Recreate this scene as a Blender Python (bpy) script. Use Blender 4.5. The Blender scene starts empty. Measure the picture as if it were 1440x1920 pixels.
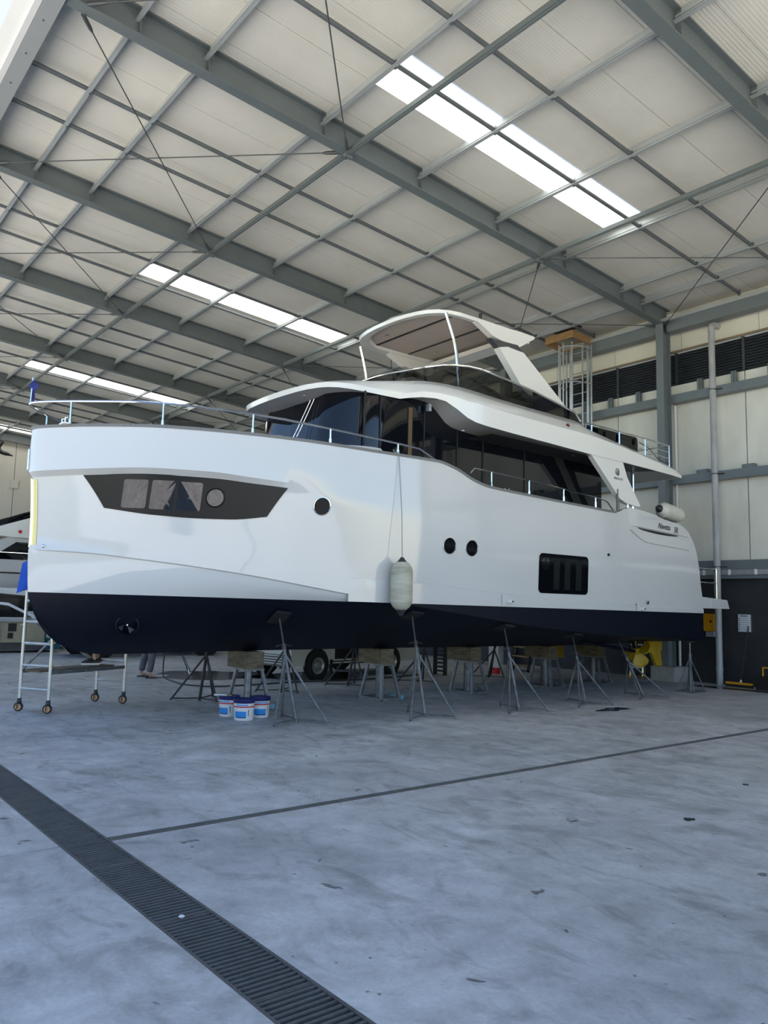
import bpy, bmesh, math, random
import numpy as np
from mathutils import Vector, Matrix
random.seed(7)
C = bpy.context.scene.collection
sc = bpy.context.scene

# ------------------------------------------------------------------ camera, light, exposure
def look(yaw, pitch, roll):
    y, p, r = map(math.radians, (yaw, pitch, roll))
    f = Vector((math.cos(p)*math.sin(y), math.cos(p)*math.cos(y), math.sin(p)))
    rt = Vector((math.cos(y), -math.sin(y), 0)); up = rt.cross(f)
    r2 = rt*math.cos(r)+up*math.sin(r); u2 = up*math.cos(r)-rt*math.sin(r)
    return Matrix((r2, u2, -f)).transposed().to_4x4()
cam = bpy.data.cameras.new('camera'); camo = bpy.data.objects.new('camera', cam); C.objects.link(camo)
camo.matrix_world = Matrix.Translation((0, 0, 1.65)) @ look(-51.3087, 6.6868, 1.3978)
cam.sensor_fit = 'HORIZONTAL'; cam.sensor_width = 36.0; cam.lens = 36.0*1478.35/1440.0
cam.clip_end = 500; sc.camera = camo

w = bpy.data.worlds.new('sky'); sc.world = w; w.use_nodes = True
nt = w.node_tree; nt.nodes.clear()
sky = nt.nodes.new('ShaderNodeTexSky'); sky.sky_type = 'NISHITA'; sky.sun_disc = False
SUN_EL, SUN_AZ = 62.0, 38.0          # sun stands behind the shed (towards +Y)
sky.sun_elevation = math.radians(SUN_EL); sky.sun_rotation = math.radians(SUN_AZ)
sky.altitude = 800; sky.air_density = 1.0; sky.dust_density = 0.0; sky.ozone_density = 1.5
bg = nt.nodes.new('ShaderNodeBackground'); bg.inputs['Strength'].default_value = 0.29
wo = nt.nodes.new('ShaderNodeOutputWorld')
nt.links.new(sky.outputs[0], bg.inputs[0]); nt.links.new(bg.outputs[0], wo.inputs[0])
sun = bpy.data.lights.new('sun', 'SUN'); sun.energy = 19.0; sun.angle = math.radians(0.6); sun.color = (1.0, .93, .82)
suno = bpy.data.objects.new('sun', sun); C.objects.link(suno)
az, el = math.radians(SUN_AZ), math.radians(SUN_EL)
sd = Vector((math.sin(az)*math.cos(el), math.cos(az)*math.cos(el), math.sin(el)))
suno.rotation_euler = sd.to_track_quat('Z', 'Y').to_euler(); suno.location = sd*60
vs = sc.view_settings; vs.view_transform = 'Standard'; vs.look = 'None'; vs.gamma = 1.0; vs.use_curve_mapping = False
vs.exposure = 0.27
sc.cycles.max_bounces = 9; sc.cycles.diffuse_bounces = 2; sc.cycles.glossy_bounces = 4
sc.cycles.transparent_max_bounces = 8; sc.cycles.transmission_bounces = 5

# ------------------------------------------------------------------ materials
def mat(name, col, rough=.5, metal=0., spec=.5, coat=0., var=0., vscale=3., vcol=None, bump=0., bscale=30., stretch=(1, 1, 1)):
    m = bpy.data.materials.new(name); m.use_nodes = True
    n = m.node_tree.nodes; l = m.node_tree.links; b = n['Principled BSDF']
    b.inputs['Base Color'].default_value = (*col, 1); b.inputs['Roughness'].default_value = rough
    b.inputs['Metallic'].default_value = metal; b.inputs['Specular IOR Level'].default_value = spec
    b.inputs['Coat Weight'].default_value = coat; b.inputs['Coat Roughness'].default_value = .04
    if var or bump:
        g = n.new('ShaderNodeNewGeometry'); mp = n.new('ShaderNodeMapping'); mp.inputs['Scale'].default_value = stretch
        l.new(g.outputs['Position'], mp.inputs[0])
    if var:
        t = n.new('ShaderNodeTexNoise'); t.inputs['Scale'].default_value = vscale; t.inputs['Detail'].default_value = 6
        t.inputs['Roughness'].default_value = .6
        l.new(mp.outputs[0], t.inputs['Vector'])
        r = n.new('ShaderNodeValToRGB'); r.color_ramp.elements[0].position = .32; r.color_ramp.elements[1].position = .68
        c2 = vcol if vcol else tuple(max(0, c*(1-var)) for c in col)
        r.color_ramp.elements[0].color = (*c2, 1); r.color_ramp.elements[1].color = (*col, 1)
        l.new(t.outputs['Fac'], r.inputs[0]); l.new(r.outputs[0], b.inputs['Base Color'])
    if bump:
        t2 = n.new('ShaderNodeTexNoise'); t2.inputs['Scale'].default_value = bscale; t2.inputs['Detail'].default_value = 5
        l.new(mp.outputs[0], t2.inputs['Vector'])
        bp = n.new('ShaderNodeBump'); bp.inputs['Strength'].default_value = bump; bp.inputs['Distance'].default_value = .02
        l.new(t2.outputs['Fac'], bp.inputs['Height']); l.new(bp.outputs[0], b.inputs['Normal'])
    return m

def concrete(name):
    m = bpy.data.materials.new(name); m.use_nodes = True
    n = m.node_tree.nodes; l = m.node_tree.links; b = n['Principled BSDF']
    g = n.new('ShaderNodeNewGeometry')
    def noise(scale, det, rgh=.6, st=(1, 1, 1), dist=0.):
        mp = n.new('ShaderNodeMapping'); mp.inputs['Scale'].default_value = st; l.new(g.outputs['Position'], mp.inputs[0])
        t = n.new('ShaderNodeTexNoise'); t.inputs['Scale'].default_value = scale; t.inputs['Detail'].default_value = det
        t.inputs['Roughness'].default_value = rgh; t.inputs['Distortion'].default_value = dist; l.new(mp.outputs[0], t.inputs['Vector']); return t.outputs['Fac']
    def ramp(src, p0, c0, p1, c1):
        r = n.new('ShaderNodeValToRGB'); r.color_ramp.elements[0].position = p0; r.color_ramp.elements[1].position = p1
        r.color_ramp.elements[0].color = (*c0, 1); r.color_ramp.elements[1].color = (*c1, 1); l.new(src, r.inputs[0]); return r.outputs[0]
    def mix(kind, f, a, bb):
        x = n.new('ShaderNodeMix'); x.data_type = 'RGBA'; x.blend_type = kind
        if isinstance(f, float): x.inputs[0].default_value = f
        else: l.new(f, x.inputs[0])
        for s, v in ((6, a), (7, bb)):
            if isinstance(v, tuple): x.inputs[s].default_value = (*v, 1)
            else: l.new(v, x.inputs[s])
        return x.outputs[2]
    base = ramp(noise(.55, 9, .68, (1, .75, 1), .6), .33, (.38, .382, .375), .68, (.62, .618, .605))
    mott = ramp(noise(3.1, 8, .7, (1, 1, 1), .4), .35, (.72, .72, .72), .66, (1.08, 1.08, 1.08))
    base = mix('MULTIPLY', .9, base, mott)
    fine = ramp(noise(38, 4, .7), .3, (.84, .84, .84), .7, (1.08, 1.08, 1.08))
    base = mix('MULTIPLY', .7, base, fine)
    streak = ramp(noise(1.3, 6, .62, (.8, 1.5, 1), 2.2), .33, (.60, .59, .58), .50, (1, 1, 1))
    base = mix('MULTIPLY', .75, base, streak)
    spots = ramp(noise(6.5, 2, .4, (1, 1, 1), .8), .235, (.16, .15, .15), .275, (1, 1, 1))
    base = mix('MULTIPLY', .8, base, spots)
    v = n.new('ShaderNodeTexVoronoi'); v.inputs['Scale'].default_value = 8.0; v.inputs['Randomness'].default_value = 1.
    l.new(g.outputs['Position'], v.inputs['Vector'])
    dots = ramp(v.outputs['Distance'], .05, (.18, .17, .17), .09, (1, 1, 1))
    gate = ramp(noise(.8, 3), .52, (0, 0, 0), .60, (.85, .85, .85))
    base = mix('MULTIPLY', gate, base, dots)
    l.new(base, b.inputs['Base Color'])
    rg = ramp(noise(1.1, 6, .6), .3, (.36, .36, .36), .7, (.60, .60, .60)); l.new(rg, b.inputs['Roughness'])
    b.inputs['Specular IOR Level'].default_value = .2
    bp = n.new('ShaderNodeBump'); bp.inputs['Strength'].default_value = .22; bp.inputs['Distance'].default_value = .01
    l.new(noise(22, 6, .7), bp.inputs['Height']); l.new(bp.outputs[0], b.inputs['Normal'])
    return m

def ribbed(name, col, axis, period, strength, rough=.5):
    m = mat(name, col, rough, var=.10, vscale=.8)
    n = m.node_tree.nodes; l = m.node_tree.links; b = n['Principled BSDF']
    g = n.new('ShaderNodeNewGeometry'); wv = n.new('ShaderNodeTexWave'); wv.bands_direction = axis; wv.wave_profile = 'SIN'
    wv.inputs['Scale'].default_value = 1/(period*3.18); l.new(g.outputs['Position'], wv.inputs['Vector'])
    bp = n.new('ShaderNodeBump'); bp.inputs['Strength'].default_value = strength; bp.inputs['Distance'].default_value = .006
    l.new(wv.outputs['Fac'], bp.inputs['Height']); l.new(bp.outputs[0], b.inputs['Normal'])
    return m

def glassy(name, tint, refl=.12, rough=.02):
    m = bpy.data.materials.new(name); m.use_nodes = True
    n = m.node_tree.nodes; l = m.node_tree.links; n.remove(n['Principled BSDF']); o = n['Material Output']
    t = n.new('ShaderNodeBsdfTransparent'); t.inputs[0].default_value = (*tint, 1)
    gl = n.new('ShaderNodeBsdfGlossy'); gl.inputs['Roughness'].default_value = rough; gl.inputs[0].default_value = (1, 1, 1, 1)
    f = n.new('ShaderNodeFresnel'); f.inputs[0].default_value = 1.45
    mx = n.new('ShaderNodeMixShader'); l.new(f.outputs[0], mx.inputs[0]); l.new(t.outputs[0], mx.inputs[1]); l.new(gl.outputs[0], mx.inputs[2])
    l.new(mx.outputs[0], o.inputs[0]); return m

def translucent(name, col):
    m = bpy.data.materials.new(name); m.use_nodes = True
    n = m.node_tree.nodes; l = m.node_tree.links; n.remove(n['Principled BSDF']); o = n['Material Output']
    t = n.new('ShaderNodeBsdfTranslucent'); t.inputs[0].default_value = (*col, 1)
    d = n.new('ShaderNodeBsdfDiffuse'); d.inputs[0].default_value = (.8, .8, .8, 1)
    mx = n.new('ShaderNodeMixShader'); mx.inputs[0].default_value = .25
    l.new(t.outputs[0], mx.inputs[1]); l.new(d.outputs[0], mx.inputs[2]); l.new(mx.outputs[0], o.inputs[0]); return m

M = dict(
 concrete=concrete('concrete'),
 joint=mat('joint_filler', (.11, .11, .105), .8, var=.4, vscale=6, bump=.3, bscale=20),
 grate=mat('cast_iron', (.085, .088, .09), .5, var=.35, vscale=9, bump=.25, bscale=60),
 pit=mat('drain_pit', (.012, .012, .012), .9, var=.3),
 panel=ribbed('roof_panel_white', (.80, .77, .68), 'X', .055, .35),
 rafter=mat('rafter_paint', (.150, .175, .178), .42, var=.12, vscale=2),
 purlin=mat('galvanised_steel', (.47, .50, .50), .42, metal=.15, var=.18, vscale=4, stretch=(.4, 3, 3)),
 bridge=mat('bridging_steel', (.13, .145, .15), .5, var=.2, vscale=5),
 rod=mat('brace_rod', (.10, .105, .11), .5, metal=.3, var=.2, vscale=8),
 skylight=translucent('skylight_sheet', (.93, .95, .95)),
 fascia=mat('fascia_grey', (.33, .345, .345), .45, var=.06, vscale=2),
 fascia_w=mat('fascia_white', (.74, .74, .72), .35, var=.05, vscale=2),
 precast=mat('precast_concrete', (.84, .815, .72), .75, var=.22, vscale=1.3, vcol=(.70, .68, .60), bump=.25, bscale=40, stretch=(1, 1, .45)),
 insul=mat('upper_cladding', (.76, .73, .61), .6, var=.06, vscale=1.5),
 plinth=mat('dark_plinth', (.030, .032, .038), .6, var=.35, vscale=1.6, vcol=(.018, .019, .023), bump=.2, bscale=30),
 girt=mat('girt_paint', (.165, .19, .20), .40, var=.10, vscale=2),
 louver=mat('louver_paint', (.040, .048, .056), .4, var=.12, vscale=3),
 copper=mat('orange_conduit', (.42, .22, .06), .5, var=.2, vscale=8),
 pvc=mat('grey_pvc', (.46, .47, .48), .4, var=.22, vscale=2.2, vcol=(.33, .335, .34), stretch=(3, 3, 1)),
 alu=mat('aluminium', (.62, .64, .65), .32, metal=.75, var=.15, vscale=12),
 wood=mat('timber', (.42, .25, .10), .6, var=.45, vscale=4, stretch=(1, 6, 6)),
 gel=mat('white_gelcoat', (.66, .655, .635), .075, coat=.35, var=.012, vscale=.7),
 gel_lit=mat('skylit_gelcoat', (.86, .84, .78), .16, coat=.35, var=.015, vscale=.7),  # upper-works copy of the gelcoat, colour lightened for the light from the skylights
 navy=mat('navy_antifouling', (.0035, .0055, .014), .5, spec=.2, var=.25, vscale=1.5, bump=.06, bscale=60),
 toe=mat('grey_toe_rail', (.20, .195, .185), .5, var=.15, vscale=5, stretch=(4, .4, 4)),
 steel=mat('polished_steel', (.80, .81, .82), .09, metal=1., var=.04, vscale=20),
 bglass=mat('black_glass', (.004, .005, .008), .025, spec=.55, var=.2, vscale=.6),
 bpanel=mat('charcoal_panel', (.012, .013, .014), .28, spec=.22, var=.15, vscale=1.2),
 pglass=mat('port_glass', (.003, .004, .006), .05, spec=.12, var=.2, vscale=.6),
 mirror=mat('dark_mirror_pane', (.06, .06, .065), .02, metal=.85, var=.03),
 tint=glassy('smoked_glass', (.16, .17, .165)),
 clear=glassy('clear_glass', (.55, .58, .58)),
 soffit=mat('soffit_grey', (.55, .54, .52), .5, var=.05, vscale=2),
 liner=mat('taupe_liner', (.62, .52, .44), .6, var=.06, vscale=3),
 black=mat('black_plastic', (.010, .010, .011), .45, var=.3, vscale=10),
 rubber=mat('black_rubber', (.014, .014, .015), .75, var=.3, vscale=12),
 seat=mat('beige_upholstery', (.50, .46, .38), .7, var=.08, vscale=5),
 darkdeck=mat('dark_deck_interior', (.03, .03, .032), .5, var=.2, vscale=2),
 teak=mat('teak_trim', (.14, .085, .04), .45, var=.3, vscale=5, stretch=(6, 1, 6)),
 blue=mat('blue_cloth', (.012, .10, .62), .7, var=.25, vscale=12),
 flagblue=mat('flag_navy_cloth', (.02, .03, .20), .7, var=.3, vscale=10),
 white=mat('white_paint', (.78, .78, .77), .35, var=.04, vscale=4),
 fender=mat('weathered_fender', (.56, .55, .45), .55, var=.5, vscale=2.2, vcol=(.33, .32, .23), stretch=(.6, .6, 5), bump=.1, bscale=30),
 fender_w=mat('cream_fender', (.70, .67, .58), .5, var=.12, vscale=4),
 fendblack=mat('fender_end_black', (.030, .032, .036), .5, var=.3, vscale=9),
 yellow=mat('yellow_primer', (.50, .32, .012), .5, var=.3, vscale=6, vcol=(.38, .24, .01)),
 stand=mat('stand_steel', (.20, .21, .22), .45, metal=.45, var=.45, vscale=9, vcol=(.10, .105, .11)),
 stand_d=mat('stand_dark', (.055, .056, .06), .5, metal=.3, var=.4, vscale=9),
 block=mat('old_timber_block', (.19, .15, .09), .8, var=.6, vscale=5, vcol=(.07, .06, .04), bump=.5, bscale=25, stretch=(1, 1, 4)),
 castor=mat('blue_castor', (.12, .34, .44), .5, var=.2, vscale=10),
 castor_o=mat('tan_castor', (.62, .33, .16), .5, var=.2, vscale=14),
 scaf=mat('scaffold_alloy', (.66, .66, .62), .35, metal=.5, var=.2, vscale=7),
 brass=mat('brass_clip', (.62, .46, .12), .35, metal=.6, var=.2),
 red=mat('red_print', (.62, .03, .04), .5, var=.1),
 cyan=mat('blue_print', (.02, .26, .70), .45, var=.1),
 lid=mat('navy_lid', (.012, .016, .12), .4, var=.2),
 skin=mat('skin', (.50, .30, .21), .55, var=.15, vscale=9),
 hair=mat('dark_hair', (.03, .022, .018), .7, var=.4, vscale=40),
 greycloth=mat('grey_trousers', (.13, .135, .15), .85, var=.3, vscale=7, bump=.3, bscale=25),
 darkcloth=mat('dark_work_cloth', (.025, .028, .04), .85, var=.3, vscale=7),
 shirt=mat('pale_shirt', (.45, .46, .48), .85, var=.2, vscale=7),
 carwhite=mat('car_white', (.72, .73, .74), .2, coat=.5, var=.03),
 carbeige=mat('van_white', (.62, .62, .57), .28, coat=.3, var=.08, vscale=3),
 carsilver=mat('car_silver', (.42, .44, .45), .25, metal=.4, coat=.4, var=.05),
 carglass=mat('car_glass', (.012, .014, .016), .03, var=.3),
 tyre=mat('tyre', (.014, .014, .015), .8, var=.3, vscale=20),
 rim=mat('steel_rim', (.45, .45, .43), .35, metal=.6, var=.2),
 lamp=mat('headlamp', (.75, .76, .78), .08, var=.05),
 teal=mat('teal_paint', (.012, .14, .20), .45, var=.15),
 genset=mat('beige_genset', (.40, .36, .24), .55, var=.15, vscale=5),
 grey_m=mat('machine_grey', (.08, .08, .085), .5, var=.3),
 amber=mat('amber_box', (.74, .35, .012), .4, var=.06),
 paper=mat('sign_print', (.66, .68, .71), .5, var=.03),
 ink=mat('print_ink', (.05, .055, .07), .6, var=.1),
 bristle=mat('broom_bristle', (.62, .36, .08), .9, var=.4, vscale=40, bump=.5, bscale=80),
 water=glassy('water_jet', (.86, .90, .94)),
 puddle=mat('wet_patch', (.06, .06, .062), .12, var=.3, vscale=3),
 hose=mat('black_hose', (.016, .022, .020), .5, var=.2),
 rope=mat('grey_rope', (.35, .35, .35), .8, var=.3, vscale=60),
 bush=mat('dry_scrub', (.17, .16, .075), .9, var=.6, vscale=.5, vcol=(.06, .075, .03), bump=.6, bscale=2),
 concblock=mat('concrete_kerb', (.42, .41, .38), .85, var=.3, vscale=4, bump=.3),
 backwall=mat('back_wall_panel', (.62, .59, .52), .7, var=.08, vscale=.8),
 dull=mat('dull_grey_cladding', (.42, .43, .44), .5, var=.08),
)

# ------------------------------------------------------------------ mesh helpers
class MB:
    def __init__(s): s.v = []; s.f = []
    def add(s, vs, fs):
        o = len(s.v); s.v += [tuple(map(float, p)) for p in vs]; s.f += [tuple(o+i for i in f) for f in fs]; return s
    def box(s, c, d, R=None):
        c = Vector(c); h = Vector(d)/2
        P = [Vector((x*h.x, y*h.y, z*h.z)) for z in (-1, 1) for y in (-1, 1) for x in (-1, 1)]
        if R is not None: P = [R @ p for p in P]
        return s.add([p+c for p in P], [(0, 2, 3, 1), (4, 5, 7, 6), (0, 1, 5, 4), (2, 6, 7, 3), (0, 4, 6, 2), (1, 3, 7, 5)])
    def bounds(s, a, b): return s.box([(x+y)/2 for x, y in zip(a, b)], [abs(y-x) for x, y in zip(a, b)])
    def bar(s, p, q, wd, ht, up=(0, 0, 1)):
        p, q = Vector(p), Vector(q); d = (q-p); L = d.length; d = d/L; u = Vector(up)
        x = d.cross(u)
        if x.length < 1e-4: x = d.cross(Vector((1, 0, 0)))
        x.normalize(); u = x.cross(d)
        return s.box((p+q)/2, (wd, L, ht), Matrix((x, d, u)).transposed())
    def rings(s, rings, closed=False, caps=True):
        n = len(rings[0]); V = [p for r in rings for p in r]; F = []
        m = len(rings)
        for i in range(m if closed else m-1):
            a, b = i*n, ((i+1) % m)*n
            for j in range(n): F.append((a+j, a+(j+1) % n, b+(j+1) % n, b+j))
        if caps and not closed: F += [tuple(range(n-1, -1, -1)), tuple((m-1)*n+j for j in range(n))]
        return s.add(V, F)
    def tube(s, pts, r, n=8, closed=False):
        pts = [Vector(p) for p in pts]; m = len(pts); rr = r if isinstance(r, (list, tuple)) else [r]*m
        R = []; ref = None
        for i, p in enumerate(pts):
            a = pts[i-1] if (i or closed) else p; b = pts[(i+1) % m] if (i < m-1 or closed) else p
            t = (b-a).normalized()
            if ref is None:
                ref = t.cross(Vector((0, 0, 1)));
                if ref.length < .05: ref = t.cross(Vector((1, 0, 0)))
            ref = (ref-t*ref.dot(t)).normalized(); bn = t.cross(ref)
            R.append([p+(ref*math.cos(2*math.pi*k/n)+bn*math.sin(2*math.pi*k/n))*rr[i] for k in range(n)])
        return s.rings(R, closed)
    def lathe(s, prof, o=(0, 0, 0), axis=(0, 0, 1), n=20):
        ax = Vector(axis).normalized(); x = ax.cross(Vector((0, 0, 1)))
        if x.length < .01: x = Vector((1, 0, 0))
        x.normalize(); y = ax.cross(x); o = Vector(o)
        return s.rings([[o+ax*h+(x*math.cos(2*math.pi*k/n)+y*math.sin(2*math.pi*k/n))*max(r, 1e-4) for k in range(n)] for r, h in prof])
    def prism(s, poly, fn0, fn1):
        n = len(poly); A = [fn0(*p) for p in poly]; B = [fn1(*p) for p in poly]
        return s.add(A+B, [tuple(range(n)), tuple(range(2*n-1, n-1, -1))]+[(i, n+i, n+(i+1) % n, (i+1) % n) for i in range(n)])
    def grid(s, G, flip=False):
        m, n = len(G), len(G[0]); V = [p for r in G for p in r]; F = []
        for i in range(m-1):
            for j in range(n-1):
                f = (i*n+j, i*n+j+1, (i+1)*n+j+1, (i+1)*n+j); F.append(f[::-1] if flip else f)
        return s.add(V, F)
    def build(s, name, m, parent=None, smooth=40, kind=None, solid=0., fixn=True):
        o0 = origin(parent)
        me = bpy.data.meshes.new(name); me.from_pydata([tuple(Vector(p)-o0) for p in s.v], [], s.f)
        bm = bmesh.new(); bm.from_mesh(me)
        bmesh.ops.remove_doubles(bm, verts=bm.verts, dist=1e-5)
        if fixn: bmesh.ops.recalc_face_normals(bm, faces=bm.faces)
        if solid:
            bmesh.ops.solidify(bm, geom=bm.faces[:], thickness=solid)
            bmesh.ops.recalc_face_normals(bm, faces=bm.faces)
        bm.to_mesh(me); bm.free()
        me.materials.append(M[m] if isinstance(m, str) else m)
        if smooth:
            me.polygons.foreach_set('use_smooth', [True]*len(me.polygons)); me.set_sharp_from_angle(angle=math.radians(smooth))
        return link(name, me, parent, kind)
ORG = {}
def origin(o): return Vector(ORG.get(o.name, (0, 0, 0))) if o is not None else Vector((0, 0, 0))
def link(name, me, parent=None, kind=None):
    o = bpy.data.objects.new(name, me); C.objects.link(o)
    if parent is not None: o.parent = parent; ORG[o.name] = tuple(origin(parent))
    if kind: o['kind'] = kind
    return o
def tag(o, label, cat, group=None):
    o['label'] = label; o['category'] = cat
    if group: o['group'] = group
    return o
def thing(name, label, cat, loc=(0, 0, 0), group=None, rz=0.):
    o = bpy.data.objects.new(name, None); C.objects.link(o); o.location = loc; o.rotation_euler = (0, 0, rz)
    o.empty_display_size = .1; tag(o, label, cat, group)
    return o                                     # meshes under it are given in its own coordinates
def wthing(name, label, cat, loc, group=None):   # meshes under it are given in world coordinates
    o = thing(name, label, cat, loc, group); ORG[o.name] = tuple(loc); return o
def struct(name, kids_in=True):
    o = bpy.data.objects.new(name, None); C.objects.link(o); o['kind'] = 'structure'; return o
def copy_tree(o, parent=None):
    c = o.copy(); C.objects.link(c)
    if parent is not None: c.parent = parent
    for ch in [x for x in bpy.data.objects if x.parent == o]: copy_tree(ch, c)
    return c
def inst(src, name, parent, loc):
    o = bpy.data.objects.new(name, src.data); C.objects.link(o); o.parent = parent; o.location = loc; return o
def pchip(tab):
    a = np.array(tab, float); x, y = a[:, 0], a[:, 1]; h = np.diff(x); d = np.diff(y)/h
    m = np.zeros_like(y); m[0], m[-1] = d[0], d[-1]
    for i in range(1, len(x)-1):
        if d[i-1]*d[i] > 0:
            w1, w2 = 2*h[i]+h[i-1], h[i]+2*h[i-1]; m[i] = (w1+w2)/(w1/d[i-1]+w2/d[i])
    def f(q):
        q = min(max(q, x[0]), x[-1]); i = min(max(int(np.searchsorted(x, q))-1, 0), len(h)-1); t = (q-x[i])/h[i]
        return float((1+2*t)*(1-t)**2*y[i]+t*(1-t)**2*h[i]*m[i]+t*t*(3-2*t)*y[i+1]+t*t*(t-1)*h[i]*m[i+1])
    return f
def spline(pts, k=6):
    P = [Vector(p) for p in pts]; out = []
    for i in range(len(P)-1):
        a = P[i-1] if i else P[0]*2-P[1]; b, c = P[i], P[i+1]; d = P[i+2] if i+2 < len(P) else P[-1]*2-P[-2]
        for j in range(k):
            t = j/k; out.append(.5*((2*b)+(c-a)*t+(2*a-5*b+4*c-d)*t*t+(3*b-a-3*c+d)*t**3))
    return out+[P[-1]]
def lerp(a, b, t): return a+(b-a)*t
def text_mesh(body, size, shear=0., extrude=.002, align='CENTER'):
    cu = bpy.data.curves.new('t', 'FONT'); cu.body = body; cu.size = size; cu.shear = shear; cu.extrude = extrude
    cu.align_x = align; cu.align_y = 'CENTER'
    o = bpy.data.objects.new('t', cu); C.objects.link(o)
    dg = bpy.context.evaluated_depsgraph_get(); me = bpy.data.meshes.new_from_object(o.evaluated_get(dg))
    bpy.data.objects.remove(o); bpy.data.curves.remove(cu); return me

# ------------------------------------------------------------------ floor
floor = MB().bounds((-95, -70, -.25), (60, 1.775, -.014)).bounds((-95, 2.105, -.25), (60, 18.3, -.014)).build('floor', 'joint', kind='structure', smooth=0)
XJ = [16, 10.42, 5.09, -.24, -5.57, -10.9, -16.23, -21.56, -26.89, -32.22, -37.55, -43.2]
YJ = [2.092, 7.69, 12.7, 18.05]
def slab(x0, x1, y0, y1, gx0=.006, gx1=.006):
    MB().bounds((x0+gx0, y0+.006, -.014), (x1-gx1, y1-.006, 0)).build('slab', 'concrete', floor, smooth=0)
for i in range(len(XJ)-1):
    x1, x0 = XJ[i], XJ[i+1]
    for j in range(3):
        slab(x0, x1, YJ[j], YJ[j+1], .055 if abs(x0+5.57) < .01 else .006, .055 if abs(x1+5.57) < .01 else .006)
    slab(x0, x1, -5.0, 1.788); slab(x0, x1, -12.0, -5.0)
slab(-95, -43.2, -70, 1.788); slab(-43.2, 16, -70, -12); slab(16, 60, -70, 1.788); slab(16, 60, 2.092, 18.05); slab(-95, -43.2, 2.092, 18.05)
MB().bounds((-5.62, 2.10, -.014), (-5.52, 18.0, -.003)).build('joint_strip', 'joint', floor, smooth=0)
# drain across the shed opening: pit, frames and one bar after another
grate = MB().bounds((-45, 1.72, -.4), (18, 2.16, -.10)).build('drain_channel', 'pit', floor, smooth=0)
for y0, y1 in ((1.778, 1.796), (2.084, 2.102)):
    MB().bounds((-45, y0, -.30), (18, y1, .001)).build('drain_frame', 'grate', grate, smooth=0)
bar0 = MB().add([(-.013, -.145, -.035), (.013, -.145, -.035), (.013, .145, -.035), (-.013, .145, -.035),
                 (-.009, -.145, -.002), (.009, -.145, -.002), (.009, .145, -.002), (-.009, .145, -.002)],
                [(3, 2, 1, 0), (4, 5, 6, 7), (0, 1, 5, 4), (1, 2, 6, 5), (2, 3, 7, 6), (3, 0, 4, 7)]).build('grate_bar', 'grate', grate, smooth=0)
bar0.location = (-2.0, 1.94, 0)
for k in range(1, 300):
    inst(bar0, 'grate_bar', grate, (-2.0-.04*k, 1.94, 0))
rest = MB()
for k in list(range(-120, 0))+list(range(300, 760)):
    rest.bounds((-2.0-.04*k-.011, 1.795, -.035), (-2.0-.04*k+.011, 2.085, -.002))
for k in range(-9, 62):     # cross webs where one grate section meets the next
    rest.bounds((-2.02-.5*k-.004, 1.795, -.05), (-2.02-.5*k+.004, 2.085, .0))
rest.build('grate_bars', 'grate', grate, smooth=0, kind='stuff')

# ------------------------------------------------------------------ roof
ceil = struct('ceiling')
SL = -.0713
def zb(y): return 9.9+SL*(y-2.87)               # underside of the rafters
RX = [5.25, -.08, -5.41, -10.75, -16.07, -21.4, -26.73, -32.06, -37.39, -42.72]
PY = [3.75, 4.85, 7.04, 9.26, 11.4, 13.56, 15.72, 16.62]
D = .45
def roof_piece(x0, x1, y0, y1, name, m, t=.09):
    P = [(x, y, zb(y)+D+dz) for dz in (0, t) for y in (y0, y1) for x in (x0, x1)]
    MB().add(P, [(0, 2, 3, 1), (4, 5, 7, 6), (0, 1, 5, 4), (2, 6, 7, 3), (0, 4, 6, 2), (1, 3, 7, 5)]).build(name, m, ceil, smooth=0)
k = -20
while True:
    x1 = -6.77-.905*k; x0 = x1-.905; k += 1
    if x1 < -43.0: break
    if x1 > 5.7: continue
    xm = (x0+x1)/2
    lit = any(abs(xm-(-6.77-.4525-.905*j)) < .2 for j in (2, 13, 25, 38))
    if lit:
        roof_piece(x0+.004, x1-.004, 2.5, 7.16, 'roof_panel', 'panel'); roof_piece(x0+.004, x1-.004, 13.5, 18.3, 'roof_panel', 'panel')
        for y0, y1 in ((7.16, 8.05), (8.05, 10.2), (10.2, 12.35), (12.35, 13.5)):
            roof_piece(x0-.003, x1+.003, y0, y1, 'skylight_sheet', 'skylight', .006)
    else:
        roof_piece(x0+.004, x1-.004, 2.5, 18.3, 'roof_panel', 'panel')
# unseen cover added to keep sun out of panel seams, open above translucent sheets
lx = [(-6.77-.905*j, -6.77-.905*(j+1)) for j in (2, 13, 25, 38)]
edges_ = [5.7]+[v for p in lx for v in p]+[-43.4]
for i in range(0, len(edges_), 2): 
    m_ = MB(); P = [(x, y, zb(y)+D+dz) for dz in (.092, .11) for y in (2.48, 18.4) for x in (edges_[i+1], edges_[i])]
    m_.add(P, [(0, 2, 3, 1), (4, 5, 7, 6), (0, 1, 5, 4), (2, 6, 7, 3), (0, 4, 6, 2), (1, 3, 7, 5)]).build('seam_sun_cover', 'fascia_w', ceil, smooth=0)
for a_, b_ in lx:
    for y0, y1 in ((2.48, 7.15), (13.51, 18.4)):
        P = [(x, y, zb(y)+D+dz) for dz in (.092, .11) for y in (y0, y1) for x in (b_, a_)]
        MB().add(P, [(0, 2, 3, 1), (4, 5, 7, 6), (0, 1, 5, 4), (2, 6, 7, 3), (0, 4, 6, 2), (1, 3, 7, 5)]).build('seam_sun_cover', 'fascia_w', ceil, smooth=0)
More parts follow.
